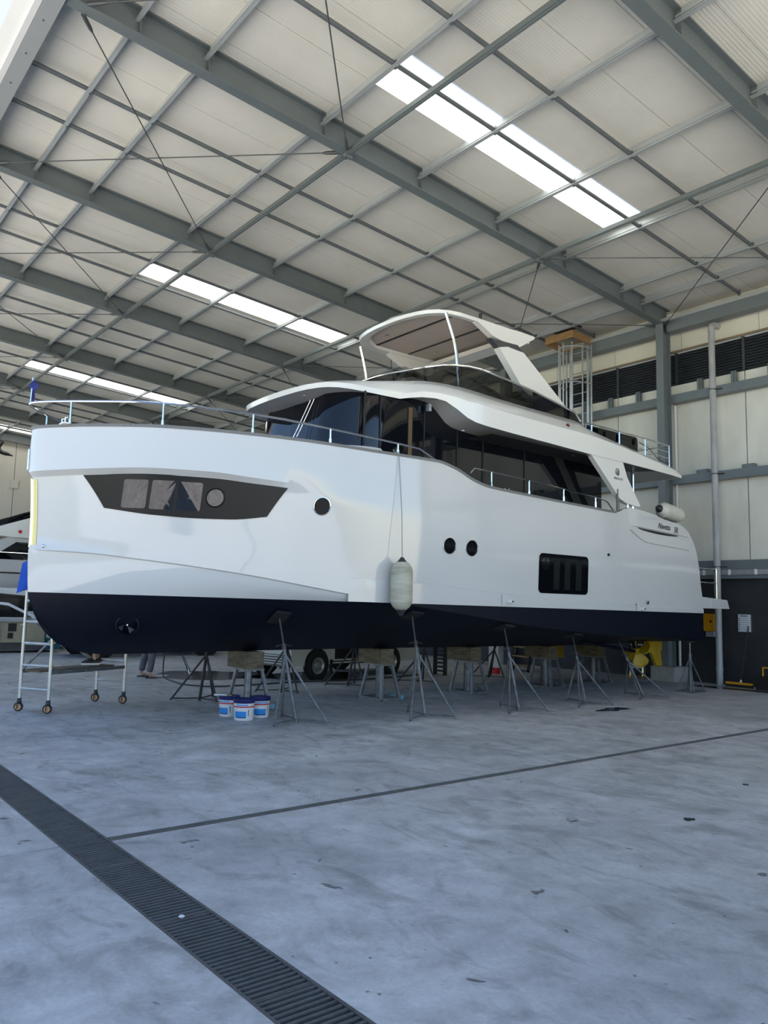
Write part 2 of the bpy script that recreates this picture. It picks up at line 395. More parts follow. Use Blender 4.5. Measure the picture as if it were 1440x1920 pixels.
# rafters: one I section each with the purlin cleats on it
def ibeam(a, b, fw, dep, tf=.02, tw=.014):
    m = MB()
    for z0, z1, hw in ((0, tf, fw/2), (tf, dep-tf, tw/2), (dep-tf, dep, fw/2)):
        P = [(sx*hw, y, zb(y)-zb(a)+z) for z in (z0, z1) for y in (a, b) for sx in (-1, 1)]
        m.add(P, [(0, 2, 3, 1), (4, 5, 7, 6), (0, 1, 5, 4), (2, 6, 7, 3), (0, 4, 6, 2), (1, 3, 7, 5)])
    return m
r0 = ibeam(2.72, 17.72, .21, .44).build('rafter', 'rafter', ceil, smooth=0)
cl = []
for y in PY:
    z = zb(y)-zb(2.72)
    c = MB().box((0, y, z+.22), (.205, .012, .40)).box((.11, y+.02, z+.33), (.10, .012, .20)).box((-.11, y+.02, z+.33), (.10, .012, .20))
    cl.append(c.build('purlin_cleat', 'rafter', r0, smooth=0))
r0.location = (RX[0], 0, zb(2.72))
for x in RX[1:]:
    o = copy_tree(r0, ceil); o.location = (x, 0, zb(2.72))
# purlins: Z section with lips, one length per bay
def zsec(L, dep=.205, fl=.068, t=.006):
    m = MB(); h = L/2
    m.bounds((-h, -t/2, 0), (h, t/2, dep)); m.bounds((-h, -fl, 0), (h, 0, t)); m.bounds((-h, 0, dep-t), (h, fl, dep))
    m.bounds((-h, -fl, 0), (h, -fl+t, .02)); m.bounds((-h, fl-t, dep-.02), (h, fl, dep))
    m.bounds((-h, -.016, dep*.42), (h, 0, dep*.58))
    return m
pz = zsec(5.33-.03); p0 = None
for i in range(len(RX)-1):
    xm = (RX[i]+RX[i+1])/2
    for y in PY:
        loc = (xm, y, zb(y)+D-.207)
        if p0 is None: p0 = pz.build('purlin', 'purlin', ceil, smooth=0); p0.location = loc
        else: inst(p0, 'purlin', ceil, loc)
# bridging pipes between the purlins, two lines per bay
YS = [2.62]+PY+[17.6]
for a, b in zip(YS[:-1], YS[1:]):
    L = b-a; dz = SL*L; src = None
    for i in range(len(RX)-1):
        for off in (2.12, 3.36):
            loc = (RX[i]-off, a, zb(a)+D-.15)
            if src is None:
                m = MB().tube([(0, .02, SL*.02), (0, L-.02, dz-SL*.02)], .038, 8)
                for y in (.014, L-.014): m.box((0, y, SL*y), (.07, .014, .13))
                src = m.build('bridging_pipe', 'bridge', ceil, smooth=60); src.location = loc
            else: inst(src, 'bridging_pipe', ceil, loc)
# struts between the rafters and the crossed brace rods
s0 = None
for i in range(len(RX)-1):
    for y in (7.6, 12.78):
        loc = ((RX[i]+RX[i+1])/2, y, zb(y)+.03)
        if s0 is None:
            s0 = MB().box((0, 0, 0), (5.33-.16, .085, .085)).box((0, 0, .0), (5.33-.02, .03, .12)).build('strut', 'rafter', ceil, smooth=0); s0.location = loc
        else: inst(s0, 'strut', ceil, loc)
for x in RX:
    for y in (7.6, 12.78):
        MB().box((x, y, zb(y)-.012), (.30, .13, .02)).box((x, y, zb(y)-.05), (.05, .17, .06)).build('node_plate', 'rafter', ceil, smooth=0)
for i in range(len(RX)-1):
    for ya, yb in ((2.98, 7.5), (12.88, 17.5)):
        for xa, xb, dz in ((RX[i]-.1, RX[i+1]+.1, .0), (RX[i+1]+.1, RX[i]-.1, .035)):
            A = Vector((xa, ya, zb(ya)+dz-.01)); B = Vector((xb, yb, zb(yb)+dz-.01)); d = (B-A).normalized()
            rod = MB().tube([A, B], .011, 6).build('brace_rod', 'rod', ceil, smooth=60)
            for q, s in ((A, 1), (B, -1)):
                MB().tube([q, q+d*s*.10, q+d*s*.26, q+d*s*.34], [.03, .034, .03, .012], 8).build('rod_clevis', 'rod', rod, smooth=60)
# fascia along the open side
fa = MB().bounds((-43.3, 2.46, 9.86), (5.6, 2.70, 9.95)).build('fascia_beam', 'fascia', ceil, smooth=0)
MB().bounds((-43.3, 2.66, 9.93), (5.6, 2.72, 10.5)).build('fascia_web', 'fascia', fa, smooth=0)
MB().bounds((-43.3, 2.37, 9.87), (5.6, 2.455, 10.02)).build('fascia_trim', 'fascia_w', fa, smooth=0)
MB().prism([(2.37, 9.93), (2.17, 9.99), (2.12, 10.62), (2.4, 10.62), (2.4, 9.99)], lambda y, z: (-43.3, y, z), lambda y, z: (5.6, y, z)).build('fascia_panel', 'fascia_w', fa, smooth=0)
for x in np.arange(-41, 5, .9): MB().tube([(x, 2.57, 9.845), (x, 2.57, 9.86)], .012, 6).build('fascia_bolt', 'rod', fa, smooth=0)
MB().bounds((-43.3, 2.1, 10.62), (5.6, 2.6, 10.66)).build('roof_edge', 'fascia_w', fa, smooth=0)
for x in RX: MB().box((x+.12, 2.78, zb(2.7)+.16), (.5, .12, .2)).build('fascia_bracket', 'rafter', fa, smooth=0)

# ------------------------------------------------------------------ right wall
wall = struct('wall_right')
MB().bounds((-43.2, 17.92, 0), (5.6, 18.3, 2.44)).build('plinth', 'plinth', wall, smooth=0)
xs = [5.14]; 
while xs[-1] > -43: xs.append(xs[-1]-3.5)
for a, b in zip(xs[:-1], xs[1:]):
    a = min(a, 5.6); b = max(b, -43.2)
    MB().bounds((b+.012, 17.93, 2.44), (a-.012, 18.2, 7.35)).build('precast_panel', 'precast', wall, smooth=0)
MB().bounds((-43.2, 18.05, 2.4), (5.6, 18.3, 7.6)).build('joint_backing', 'black', wall, smooth=0)
for k in range(-10, 18):
    x1 = -8.5-1.98*k; x0 = x1-1.98
    if x0 < -43.2 or x1 > 5.7: continue
    MB().bounds((x0+.006, 17.95, 8.22), (x1-.006, 18.1, 9.3)).build('cladding_panel', 'insul', wall, smooth=0)
for k in range(-10, 18):            # louvre panels with their blades
    x1 = -8.86-1.735*k; x0 = x1-1.735
    if x0 < -43.2 or x1 > 5.7: continue
    lv = MB().bounds((x0+.02, 18.0, 7.36), (x1-.02, 18.06, 8.24)).build('louvre_panel', 'louver', wall, smooth=0)
    b = MB()
    for j in range(11):
        z = 7.40+j*.069
        b.add([(x, y, zz) for x in (x0+.04, x1-.04) for y, zz in ((17.91, z), (17.99, z+.06), (17.99, z+.072), (17.91, z+.012))],
              [(0, 1, 2, 3), (4, 7, 6, 5), (0, 4, 5, 1), (1, 5, 6, 2), (2, 6, 7, 3), (3, 7, 4, 0)])
    b.build('louvre_blades', 'louver', lv, smooth=0)
    MB().bounds((x0-.03, 17.88, 7.36), (x0+.03, 18.0, 8.2)).build('louvre_mullion', 'louver', lv, smooth=0)
    MB().bounds((x0+.05, 17.86, 8.152), (x1-.05, 17.93, 8.168)).build('louvre_flashing', 'white', lv, smooth=0)
MB().bounds((-43.2, 17.84, 8.172), (5.6, 18.0, 8.235)).build('lintel_channel', 'girt', wall, smooth=0)
MB().tube([(-43, 17.83, 8.205), (5.6, 17.83, 8.205)], .012, 6).build('orange_conduit', 'copper', wall)
# columns, girts and eave beam, one length per bay
def isec(h, fw=.20, dep=.34):
    return MB().bounds((-fw/2, -dep/2, 0), (fw/2, -dep/2+.02, h)).bounds((-fw/2, dep/2-.02, 0), (fw/2, dep/2, h)).bounds((-.01, -dep/2, 0), (.01, dep/2, h))
c0 = isec(zb(17.55)+.02).bounds((-.2, -.26, 0), (.2, .26, .025)).build('column', 'girt', wall, smooth=0); c0.location = (RX[0], 17.55, 0)
for x in RX[1:]: inst(c0, 'column', wall, (x, 17.55, 0))
for nm, z0, z1, y0, y1 in (('girt', 2.44, 2.87, 17.76, 17.92), ('girt', 4.78, 4.98, 17.66, 17.90), ('girt', 6.84, 7.05, 17.66, 17.90), ('eave_beam', 8.66, 8.95, 17.52, 17.80)):
    src = None
    for i in range(len(RX)-1):
        loc = ((RX[i]+RX[i+1])/2, (y0+y1)/2, (z0+z1)/2)
        if src is None: src = MB().box((0, 0, 0), (5.33-.22, y1-y0, z1-z0)).build(nm, 'girt', wall, smooth=0); src.location = loc
        else: inst(src, nm, wall, loc)
MB().bounds((-43.2, 17.45, 8.93), (5.6, 17.85, 9.02)).build('eave_purlin', 'purlin', wall, smooth=0)
MB().bounds((-43.2, 17.72, 2.53), (5.6, 17.76, 2.64)).build('cable_tray', 'alu', wall, smooth=0)
tr = None
for k in range(70):
    loc = (5-.62*k, 17.71, 2.585)
    if tr is None: tr = MB().box((0, 0, 0), (.05, .03, .125)).build('tray_clip', 'white', wall, smooth=0); tr.location = loc
    else: inst(tr, 'tray_clip', wall, loc)
br = None; up = None
for k in range(43):
    x = 4.81-1.13*k
    if min(abs(x-r) for r in RX) < .2: continue
    loc = (x, 17.80, 5.03)
    if br is None:
        br = MB().box((0, 0, 0), (.28, .16, .10)).box((-.11, -.07, -.01), (.05, .06, .07)).box((.11, -.07, -.01), (.05, .06, .07)).build('girt_bracket', 'girt', wall, smooth=0); br.location = loc
    else: inst(br, 'girt_bracket', wall, loc)
for k in range(55):
    x = 4.74-.865*k+.03
    if min(abs(x-r) for r in RX) < .2: continue
    loc = (x, 17.84, 7.2)
    if up is None: up = MB().box((0, 0, 0), (.12, .10, .32)).box((0, -.05, 0), (.03, .06, .30)).build('louvre_post', 'girt', wall, smooth=0); up.location = loc
    else: inst(up, 'louvre_post', wall, loc)
MB().tube([(-10.62, 17.84, .0), (-10.62, 17.84, 6.8)], .032, 8).build('corner_pipe', 'white', wall)
MB().bounds((-11.02, 17.2, 0), (-10.40, 17.90, .34)).build('column_footing', 'concblock', wall, smooth=0)
# ------------------------------------------------------------------ back wall
bwall = struct('wall_back')
y = 18.0; ys = [18.0, 15.6, 12.3, 10.15, 6.85, 3.5, .2]
for a, b in zip(ys[:-1], ys[1:]):
    MB().bounds((-43.3, b+.012, 3.1), (-43.0, a-.012, 11)).build('precast_panel', 'backwall', bwall, smooth=0)
    MB().bounds((-43.3, b+.012, 0), (-43.0, a-.012, 3.08)).build('lower_panel', 'dull', bwall, smooth=0)
MB().bounds((-43.5, .2, 0), (-43.28, 18, 11)).build('joint_backing', 'black', bwall, smooth=0)
MB().box((-42.97, 10.15, 7.3), (.05, .42, .42)).build('joint_cover', 'backwall', bwall, smooth=0)
# scrub-covered bank across the yard, what the polished stem and the hull mirror
G = []
rnd = random.Random(3)
for j, (y, z) in enumerate(((-34, 0), (-36, 2.0), (-39, 4.2), (-43, 6.0), (-48, 7.5), (-60, 8.5))):
    G.append([(x, y+rnd.uniform(-1, 1), z*(.8+.4*rnd.random())) for x in np.linspace(-90, 55, 60)])
bank = MB().grid(G).build('bank', 'bush', kind='structure', smooth=60)
# ------------------------------------------------------------------ motor yacht
XC = -11.1
boat = wthing('motor_yacht', 'large white motor yacht with navy blue bottom standing on jack stands', 'yacht', (XC, 2.8, 0))
fbc = pchip([(0, 0), (.03, .06), (.12, .18), (.42, .5), (.82, .85), (1.12, 1.05), (1.62, 1.33), (2.12, 1.55), (2.62, 1.72), (3.12, 1.84), (4.12, 2.0), (5.12, 2.08), (6.1, 2.12), (7.1, 2.14), (13.3, 2.14)])
fbs = pchip([(0, 0), (.02, .10), (.06, .19), (.18, .37), (.42, .68), (.71, .98), (1.21, 1.38), (1.84, 1.67), (2.3, 1.82), (2.74, 1.93), (3.3, 2.02), (4.4, 2.10), (5.5, 2.17), (7.2, 2.2), (12.5, 2.2), (13.3, 2.16)])
fzc = pchip([(0, 2.255), (.18, 2.242), (.57, 2.217), (1.04, 2.162), (1.58, 2.098), (2.42, 1.988), (3.4, 1.839), (4.35, 1.705), (5.2, 1.604), (6.35, 1.473), (7.35, 1.354), (8.16, 1.286), (10.07, 1.165), (13.2, 1.052)])
fzk = pchip([(0, 3.29), (.5, 3.31), (1.13, 3.335), (1.87, 3.33), (2.3, 3.30), (2.84, 3.27), (3.5, 3.19), (6, 3.10), (13.3, 2.95)])
fzs = pchip([(0, 3.88), (5.42, 3.88), (5.5, 3.87), (5.82, 3.80), (6.18, 3.67), (6.49, 3.605), (6.81, 3.585), (7.62, 3.56), (9.1, 3.52), (10.21, 3.50), (10.42, 3.56), (10.66, 3.635), (11.07, 3.62), (11.57, 3.58), (12.01, 3.51), (12.72, 3.45), (13.04, 3.37), (13.1, 3.35)])
fkeel = pchip([(2.860, 2.255), (2.875, 2.0), (2.897, 1.713), (2.948, 1.546), (3.014, 1.393), (3.128, 1.218), (3.275, 1.07), (3.456, .961), (3.656, .898), (3.854, .876), (4.458, .868), (5, .875), (7.8, .882), (11.4, .872), (14.7, .862), (16.1, .90)])
fdA = pchip([(0, .09), (1.6, .085), (2.6, .05), (3.6, 0.), (13.3, 0)])
fstem = pchip([(1.0, 2.866), (2.26, 2.866), (2.3, 2.89), (3.2, 2.85), (3.26, 2.84), (3.3, 2.79), (3.9, 2.80)])
fstern = pchip([(1.0, 15.98), (1.9, 15.97), (2.05, 15.92), (2.6, 15.82), (3.0, 15.68), (3.2, 15.55), (3.3, 15.42), (3.7, 15.2)])
U1 = 13.1
us = [U1*(i/120)**2.1 for i in range(121)]
def P_(b, y, z, s=1): return (XC+s*b, y, z)
def ymap(u, z):
    a, L = fstem(z), fstern(z)-fstem(z); return a+u if u <= 9 else a+9+(u-9)*(L-9)/(U1-9)
def uinv(y, z):
    d, L = y-fstem(z), fstern(z)-fstem(z); return max(d, 0) if d <= 9 else min(9+(d-9)*(U1-9)/(L-9), U1)
def side_b(u, z):
    zc, zk = fzc(u), fzk(u)-.065
    t = min(max((z-zc)/(zk-zc), 0), 1.0)
    b0, b1 = fbc(u), max(fbs(u)-fdA(u), fbc(u)*.98)
    if z >= fzk(u): return fbs(u)
    return lerp(b0, b1, t**1.15)
def hull_pt(y, z, off=0., s=1):      # point on the hull side for a given station and height
    def bb(yy, zz):
        return side_b(uinv(yy, zz), zz)
    b = bb(y, z)
    if off:
        e = .02; dy = (bb(y+e, z)-bb(y-e, z))/(2*e); dz = (bb(y, z+e)-bb(y, z-e))/(2*e)
        if abs(dz) > .6: dz = 0
        nrm = Vector((1, -dy, -dz)).normalized()
        return (XC+s*(b+off*nrm.x), y+off*nrm.y, z+off*nrm.z)
    return (XC+s*b, y, z)
def sect(s, u):                      # section shape below the chine: full at the bow, a plain V aft
    w_ = .80*max(0, 1-max(u-.8, 0)/4.5); return lerp(s**1.05, 1-math.sqrt(max(1-s*s, 0)), w_)
def bottom_z(y, b):                  # underside of the hull at a station, for the stands
    u = max(y-2.866, 0); s = min(abs(b)/max(fbc(u)-.04, .05), 1)
    return fkeel(y)+(fzc(u)-fkeel(y))*sect(s, u)
rows = []
NB = 14
for i in range(NB+1):
    s = math.sin(math.pi/2*i/NB); R = []
    for u in us:
        y = 2.866+u*(15.97-2.866)/U1; zc = fzc(u); bl = max(fbc(u)-.045*min(u/.3, 1), 0)
        zk = min(fkeel(y), zc)
        R.append((max(bl*s, .035*min(u/.2, 1)) if i == 0 else bl*s, y, zk+(zc-zk)*sect(s, u)))
    rows.append(R)
rows.append([(fbc(u), ymap(u, fzc(u)), fzc(u)+.012) for u in us])
for f in (.08, .2, .35, .5, .65, .8, .92, 1.0):
    R = []
    for u in us:
        z = lerp(fzc(u)+.012, fzk(u)-.065, f); R.append((side_b(u, z), ymap(u, z), z))
    rows.append(R)
rows.append([(fbs(u), ymap(u, fzk(u)), fzk(u)) for u in us])
for f in (.35, .7, 1.0):
    rows.append([(fbs(u)+.0, ymap(u, lerp(fzk(u), fzs(u), f)), lerp(fzk(u), fzs(u), f)) for u in us])
NR = len(rows)
rows.append([(max(fbs(u)-.10, 0), ymap(u, fzs(u)), fzs(u)) for u in us])
rows.append([(max(fbs(u)-.12, 0), ymap(u, fzs(u)), min(3.28, fzs(u)-.05)) for u in us])
rows.append([(0, ymap(u, fzs(u)), min(3.30, fzs(u)-.03)) for u in us])
hm = MB()
for s in (1, -1): hm.grid([[P_(*p, s) for p in R] for R in rows])
for i in range(len(rows)-1):         # transom
    a, b = rows[i][-1], rows[i+1][-1]; hm.add([P_(*a), P_(*b), P_(*b, -1), P_(*a, -1)], [(0, 1, 2, 3)])
def hull_half(name, m, below):
    me = bpy.data.meshes.new(name); o0 = origin(boat)
    me.from_pydata([tuple(Vector(p)-o0) for p in hm.v], [], hm.f)
    bm = bmesh.new(); bm.from_mesh(me); bmesh.ops.remove_doubles(bm, verts=bm.verts, dist=4e-4)
    bmesh.ops.bisect_plane(bm, geom=bm.verts[:]+bm.edges[:]+bm.faces[:], plane_co=Vector((0, 2.9, 1.70))-o0, plane_no=Vector((0, .0055, 1)).normalized(), clear_outer=below, clear_inner=not below)
    bmesh.ops.recalc_face_normals(bm, faces=bm.faces); bm.to_mesh(me); bm.free(); me.materials.append(M[m])
    me.polygons.foreach_set('use_smooth', [True]*len(me.polygons)); me.set_sharp_from_angle(angle=math.radians(28))
    return link(name, me, boat)
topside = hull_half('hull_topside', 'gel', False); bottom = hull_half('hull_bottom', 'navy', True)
bottom['label'] = 'matt navy antifouling below the waterline'
# grey cap rail along the sheer, in lengths with butt joints
caps = [(0, .9), (.9, 2.55), (2.55, 4.3), (4.3, 6.3), (6.3, 8.6), (8.6, 10.20)]
for s in (1, -1):
    for a, b in caps:
        G = []
        for k in range(25):
            u = lerp(a+.003, b-.003, k/24); y = ymap(u, fzs(u)); z = fzs(u); bo = fbs(u)+.012; bi = max(bo-.125, -.0)
            if u < .004: bo = .03; y -= .012
            G.append([P_(bo, y, z-.012, s), P_(bo, y, z+.028, s), P_(bi, y, z+.033, s), P_(bi, y, z-.012, s)])
        MB().rings(G).build('toe_rail', 'toe', boat, smooth=30)
# polished stem plate
for s in (1, -1):
    MB().grid([[hull_pt(fstem(z)+d, z, .006, s) for d in (.002, .012, .026, .045)] for z in np.linspace(2.30, 3.20, 12)]).build('stem_plate', 'steel', boat, smooth=60)
MB().tube([(XC, fstem(z)-.012, z) for z in np.linspace(2.29, 3.21, 8)], .014, 8).build('stem_bar', 'steel', boat)
MB().tube([(XC, 2.78, z) for z in (3.32, 3.6)], .012, 8).build('bow_bar', 'steel', boat)
# lower rub band, the slightly proud strip above the waterline
fst = pchip([(6.6, 2.02), (7.77, 1.995), (9.13, 1.915), (10.42, 1.85), (12.53, 1.775), (16.0, 1.72)])
for s in (1, -1):
    G = []
    for y in np.linspace(6.7, 15.96, 60):
        zt = fst(y); zl = 1.70-.0055*(y-2.9)+.002; o = .022*min((y-6.7)/2.0, 1)
        G.append([hull_pt(y, zt, 0.002, s), hull_pt(y, zt-.012, o, s), hull_pt(y, lerp(zt-.012, zl, .5), o, s), hull_pt(y, zl, o, s), hull_pt(y, zl, 0, s)])
    MB().grid(G).build('rub_band', 'gel', boat, smooth=35)
# hull windows
def quad_patch(name, m, parent, yl, yr, zb_, zt_, off, nu=24, nv=6, s=1, solid=0.):
    G = []
    for i in range(nv+1):
        v = i/nv; R = []
        for j in range(nu+1):
            y = lerp(yl(v), yr(v), j/nu); R.append(hull_pt(y, lerp(zb_(y), zt_(y), v), off, s))
        G.append(R)
    return MB().grid(G).build(name, m, parent, smooth=60)
def round_patch(name, m, parent, y, z, r, off, s=1, ry=None, n=28):
    ry = ry or r
    V = [hull_pt(y, z, off, s)]+[hull_pt(y+ry*math.cos(2*math.pi*k/n), z+r*math.sin(2*math.pi*k/n), off, s) for k in range(n)]
    return MB().add(V, [(0, 1+k, 1+(k+1) % n) for k in range(n)]).build(name, m, parent, smooth=60)
def ring_patch(name, m, parent, y, z, r, wd, off, s=1, ry=None, n=28):
    ry = ry or r; pts = [hull_pt(y+ry*math.cos(2*math.pi*k/n), z+r*math.sin(2*math.pi*k/n), off, s) for k in range(n)]
    return MB().tube(pts, wd, 6, closed=True).build(name, m, parent, smooth=60)
def round_rect(y0, y1, z0, z1, r, k=5, skew=0.):
    P = []
    for cy, cz, a in ((y1-r, z1-r, 0), (y0+r, z1-r, 90), (y0+r, z0+r, 180), (y1-r, z0+r, 270)):
        for i in range(k+1):
            t = math.radians(a+90*i/k); P.append((cy+r*math.cos(t), cz+r*math.sin(t)))
    return [(y+skew*(z-z0)/(z1-z0), z) for y, z in P]
def poly_patch(name, m, parent, P, off, s=1):
    cy = sum(p[0] for p in P)/len(P); cz = sum(p[1] for p in P)/len(P)
    rings_ = []
    for f in (.02, .35, .7, 1.): rings_.append([hull_pt(cy+(y-cy)*f, cz+(z-cz)*f, off, s) for y, z in P])
    m_ = MB().rings(rings_, caps=False); m_.f.append(tuple(range(len(P)))); return m_.build(name, m, parent, smooth=60)
BW = dict(YL=((1, 3.365), (0, 3.60)), YR=((1, 5.62), (0, 5.30)))
for s in (1, -1):
    zt = lambda y: fzk(y-2.83)-.068
    zl = pchip([(3.3, 2.86), (3.553, 2.818), (4.056, 2.745), (4.583, 2.722), (4.96, 2.73), (5.422, 2.794), (5.7, 2.84)])
    pan = quad_patch('bow_window_panel', 'bpanel', boat, lambda v: lerp(3.553, 3.309, v), lambda v: lerp(5.422, 5.664, v), zl, zt, .010, s=s)
    for (y0, y1, z0, z1) in ((3.72, 3.97, 2.826, 3.195), (4.01, 4.265, 2.82, 3.195), (4.305, 4.585, 2.816, 3.19)):
        poly_patch('window_pane', 'mirror', pan, round_rect(y0, y1, z0, z1, .025), .014, s)
    round_patch('porthole_pane', 'mirror', pan, 4.75, 3.006, .112, .014, s, .10)
    ring_patch('porthole_rim', 'bpanel', pan, 4.75, 3.006, .122, .012, .012, s, .11)
    for (y, z, r) in ((6.175, 2.996, .122), (8.491, 2.588, .128), (8.964, 2.58, .128)):
        pane = round_patch('porthole', 'pglass', boat, y, z, r, .006, s); ring_patch('porthole_rim', 'steel', pane, y, z, r, .009, .008, s)
    hw = poly_patch('hull_window', 'pglass', boat, round_rect(10.59, 11.96, 1.912, 2.602, .085), .008, s)
    round_patch('porthole_pane', 'bglass', hw, 10.76, 2.42, .115, .012, s)
    for yy in (10.98, 11.28, 11.60): poly_patch('blind', 'bpanel', hw, round_rect(yy, yy+.16, 1.98, 2.5, .02), .011, s)
    for (y, z) in ((9.82, 1.775), (13.62, 1.715)):
        po = poly_patch('outlet_plate', 'gel', boat, round_rect(y-.155, y+.155, z-.07, z+.085, .012), .034, s)
        c = Vector(hull_pt(y+.02, z-.02, .045, s)); MB().box(c, (.05, .12, .05)).build('outlet_spout', 'white', po, smooth=0)
        MB().box(c+Vector((0, .05, -.004)), (.052, .045, .03)).build('outlet_mouth', 'teak', po, smooth=0)
    for (y, z, r) in ((12.555, 2.682, .028), (13.86, 1.82, .045)):
        c = Vector(hull_pt(y, z, .012, s)); MB().lathe([(0, 0), (r, 0), (r, .012), (r*.6, .018), (0, .02)], c, (s, 0, 0), 14).build('drain_outlet', 'steel' if r > .04 else 'black', boat)
    c = Vector(hull_pt(3.01, 2.305, .005, s)); MB().lathe([(.02, 0), (.024, .012), (.014, .024), (0, .028)], c, (s*.6, -.8, 0), 12).build('bow_eye', 'steel', boat)
    # bow thruster tunnel
    ty, tb = 4.02, .64; tz = bottom_z(ty, tb)
    c = Vector(P_(tb, ty, tz+.02, s)); ax = Vector((s*.90, -.36, -.22)).normalized()
    th = MB().lathe([(.155, -.10), (.155, .055), (.135, .062), (.125, .03), (.125, -.25), (0, -.25)], c, ax, 28).build('thruster_tunnel', 'navy', boat)
    MB().lathe([(0, -.06), (.025, -.06), (.03, .0), (.012, .035), (0, .04)], c, ax, 12).build('thruster_hub', 'steel', th)
    x_ = ax.cross(Vector((0, 0, 1))).normalized(); y_ = ax.cross(x_)
    for k in range(4):
        a = math.radians(35+90*k); d = x_*math.cos(a)+y_*math.sin(a); e = ax.cross(d)
        MB().add([c+d*.02+e*.012-ax*.02, c+d*.02-e*.012+ax*.01, c+d*.115-e*.035+ax*.02, c+d*.115+e*.035-ax*.03], [(0, 1, 2, 3)]).build('thruster_blade', 'grey_m', th, solid=.006)
# aft quarter: proud coaming, air slot below it, lettering
for s in (1, -1):
    G = []
    for y in np.linspace(13.22, 15.36, 40):
        u = uinv(y, 3.4); zt = fzs(u); zl = 3.295-.04*(y-13.2); o = .035*min((y-13.22)/.25, 1)
        G.append([P_(2.12, y, zt+.004, s), P_(fbs(u)+o-.02, y, zt+.003, s), P_(fbs(u)+o, y, zt-.03, s), P_(fbs(u)+o, y, max(zl, zl), s), P_(fbs(u)-.01, y, zl-.008, s)])
    MB().grid(G).build('quarter_coaming', 'gel', boat, smooth=35)
    sl = []
    for y in np.linspace(13.52, 14.95, 16):
        zl = 3.285-.04*(y-13.2); t = math.sin(math.pi*min(max((y-13.5)/1.47, 0), 1))**.5
        sl.append([hull_pt(y, zl-.005, .006, s), hull_pt(y, zl-.005-.05*t, .006, s)])
    MB().grid(sl).build('air_slot', 'black', boat, smooth=60)
    G = []
    for y in np.linspace(13.25, 15.38, 30):
        t = (y-13.25)/2.13; zl = 3.27-.04*(y-13.2); d = .19*math.sin(math.pi*min(t*1.6, .5) if t < .31 else math.pi/2)*(1 if t < .85 else 1)
        G.append([hull_pt(y, zl-.055, .003, s), hull_pt(y, zl-.055-d*.5, .016, s), hull_pt(y, zl-.06-d, .026, s), hull_pt(y, zl-.07-d, .0, s)])
    MB().grid(G).build('air_scoop', 'gel', boat, smooth=50)
# lettering on the quarter
def place_text(body, size, shear, loc, sx, name, m, parent, rot=0.):
    me = text_mesh(body, size, shear); me.materials.append(M[m]); o = link(name, me, parent)
    up_ = Vector((0, math.sin(rot)*1.0, math.cos(rot))); rt_ = Vector((0, math.cos(rot), -math.sin(rot)))
    o.matrix_local = Matrix.Translation(Vector(loc)-origin(parent)) @ Matrix((rt_*sx, up_, Vector((1, 0, 0)))).transposed().to_4x4()
    return o
place_text('Navetta', .165, .38, (XC+2.243, 14.38, 3.352), .82, 'name_lettering', 'ink', boat, .035)
place_text('58', .145, .08, (XC+2.243, 14.82, 3.325), .9, 'name_number', 'ink', boat, .035)
MB().bounds((XC+2.240, 14.735, 3.258), (XC+2.245, 14.905, 3.268)).build('name_underline', 'ink', boat, smooth=0)
# swim platform and its rail
pf = MB().prism([(15.9, 1.735), (17.13, 1.735), (17.04, 1.93), (16.05, 1.975), (15.9, 1.98)], lambda y, z: (XC-2.13, y, z), lambda y, z: (XC+2.13, y, z)).build('swim_platform', 'gel', boat, smooth=0)
MB().bounds((XC+2.128, 16.34, 1.745), (XC+2.136, 16.35, 1.94)).build('platform_seam', 'white', pf, smooth=0)
for xx in (XC+1.98, XC-1.98):
    MB().tube([(xx, 16.86, 1.92), (xx, 16.86, 2.62)], .022, 10).build('platform_post', 'steel', boat)
    for z in (2.60, 2.30): MB().tube([(xx, 15.7, z), (xx, 16.86, z)], .014, 8).build('platform_rail', 'steel', boat)
MB().tube([(XC+1.98, 16.86, 2.615), (XC-1.98, 16.86, 2.615)], .012, 8).build('platform_rail', 'steel', boat)
# underwater gear: propellers, rudders, struts, all in yellow primer
for s in (1, -1):
    px = XC+s*1.32; py, pz = 14.68, .80
    pr = MB().lathe([(0, -.02), (.06, 0), (.07, .08), (.06, .2), (.02, .27), (0, .28)], (px, py, pz), (0, 1, 0), 16).build('propeller', 'yellow', boat)
    for k in range(4):
        a = math.radians(20+90*k); d = Vector((math.cos(a), 0, math.sin(a))); e = Vector((-math.sin(a), 0, math.cos(a))); f = Vector((0, 1, 0)); c = Vector((px, py+.1, pz))
        G = []
        for t, wd, tw in ((.05, .06, .9), (.14, .13, .8), (.24, .17, .65), (.31, .12, .5), (.34, .03, .45)):
            cr = (e*math.cos(tw)+f*math.sin(tw))*wd; G.append([c+d*t-cr, c+d*t-cr*.3+f*.015, c+d*t+cr*.4+f*.01, c+d*t+cr])
        MB().grid(G).build('propeller_blade', 'yellow', pr, smooth=60, solid=.02)
    MB().tube([(px, 12.9, 1.02), (px, py, pz)], .035, 10).build('shaft', 'navy', boat)
    MB().prism([(14.58, 1.15), (14.78, 1.15), (14.75, .86), (14.63, .86)], lambda y, z: (px-.02, y, z), lambda y, z: (px+.02, y, z)).build('shaft_strut', 'navy', boat, smooth=0)
    MB().prism([(15.10, 1.06), (15.66, 1.06), (15.66, .84), (15.60, .78), (15.66, .48), (15.44, .48), (15.26, .76), (15.10, .78)], lambda y, z: (px-.035, y, z), lambda y, z: (px+.035, y, z)).build('rudder', 'yellow', boat, smooth=0)

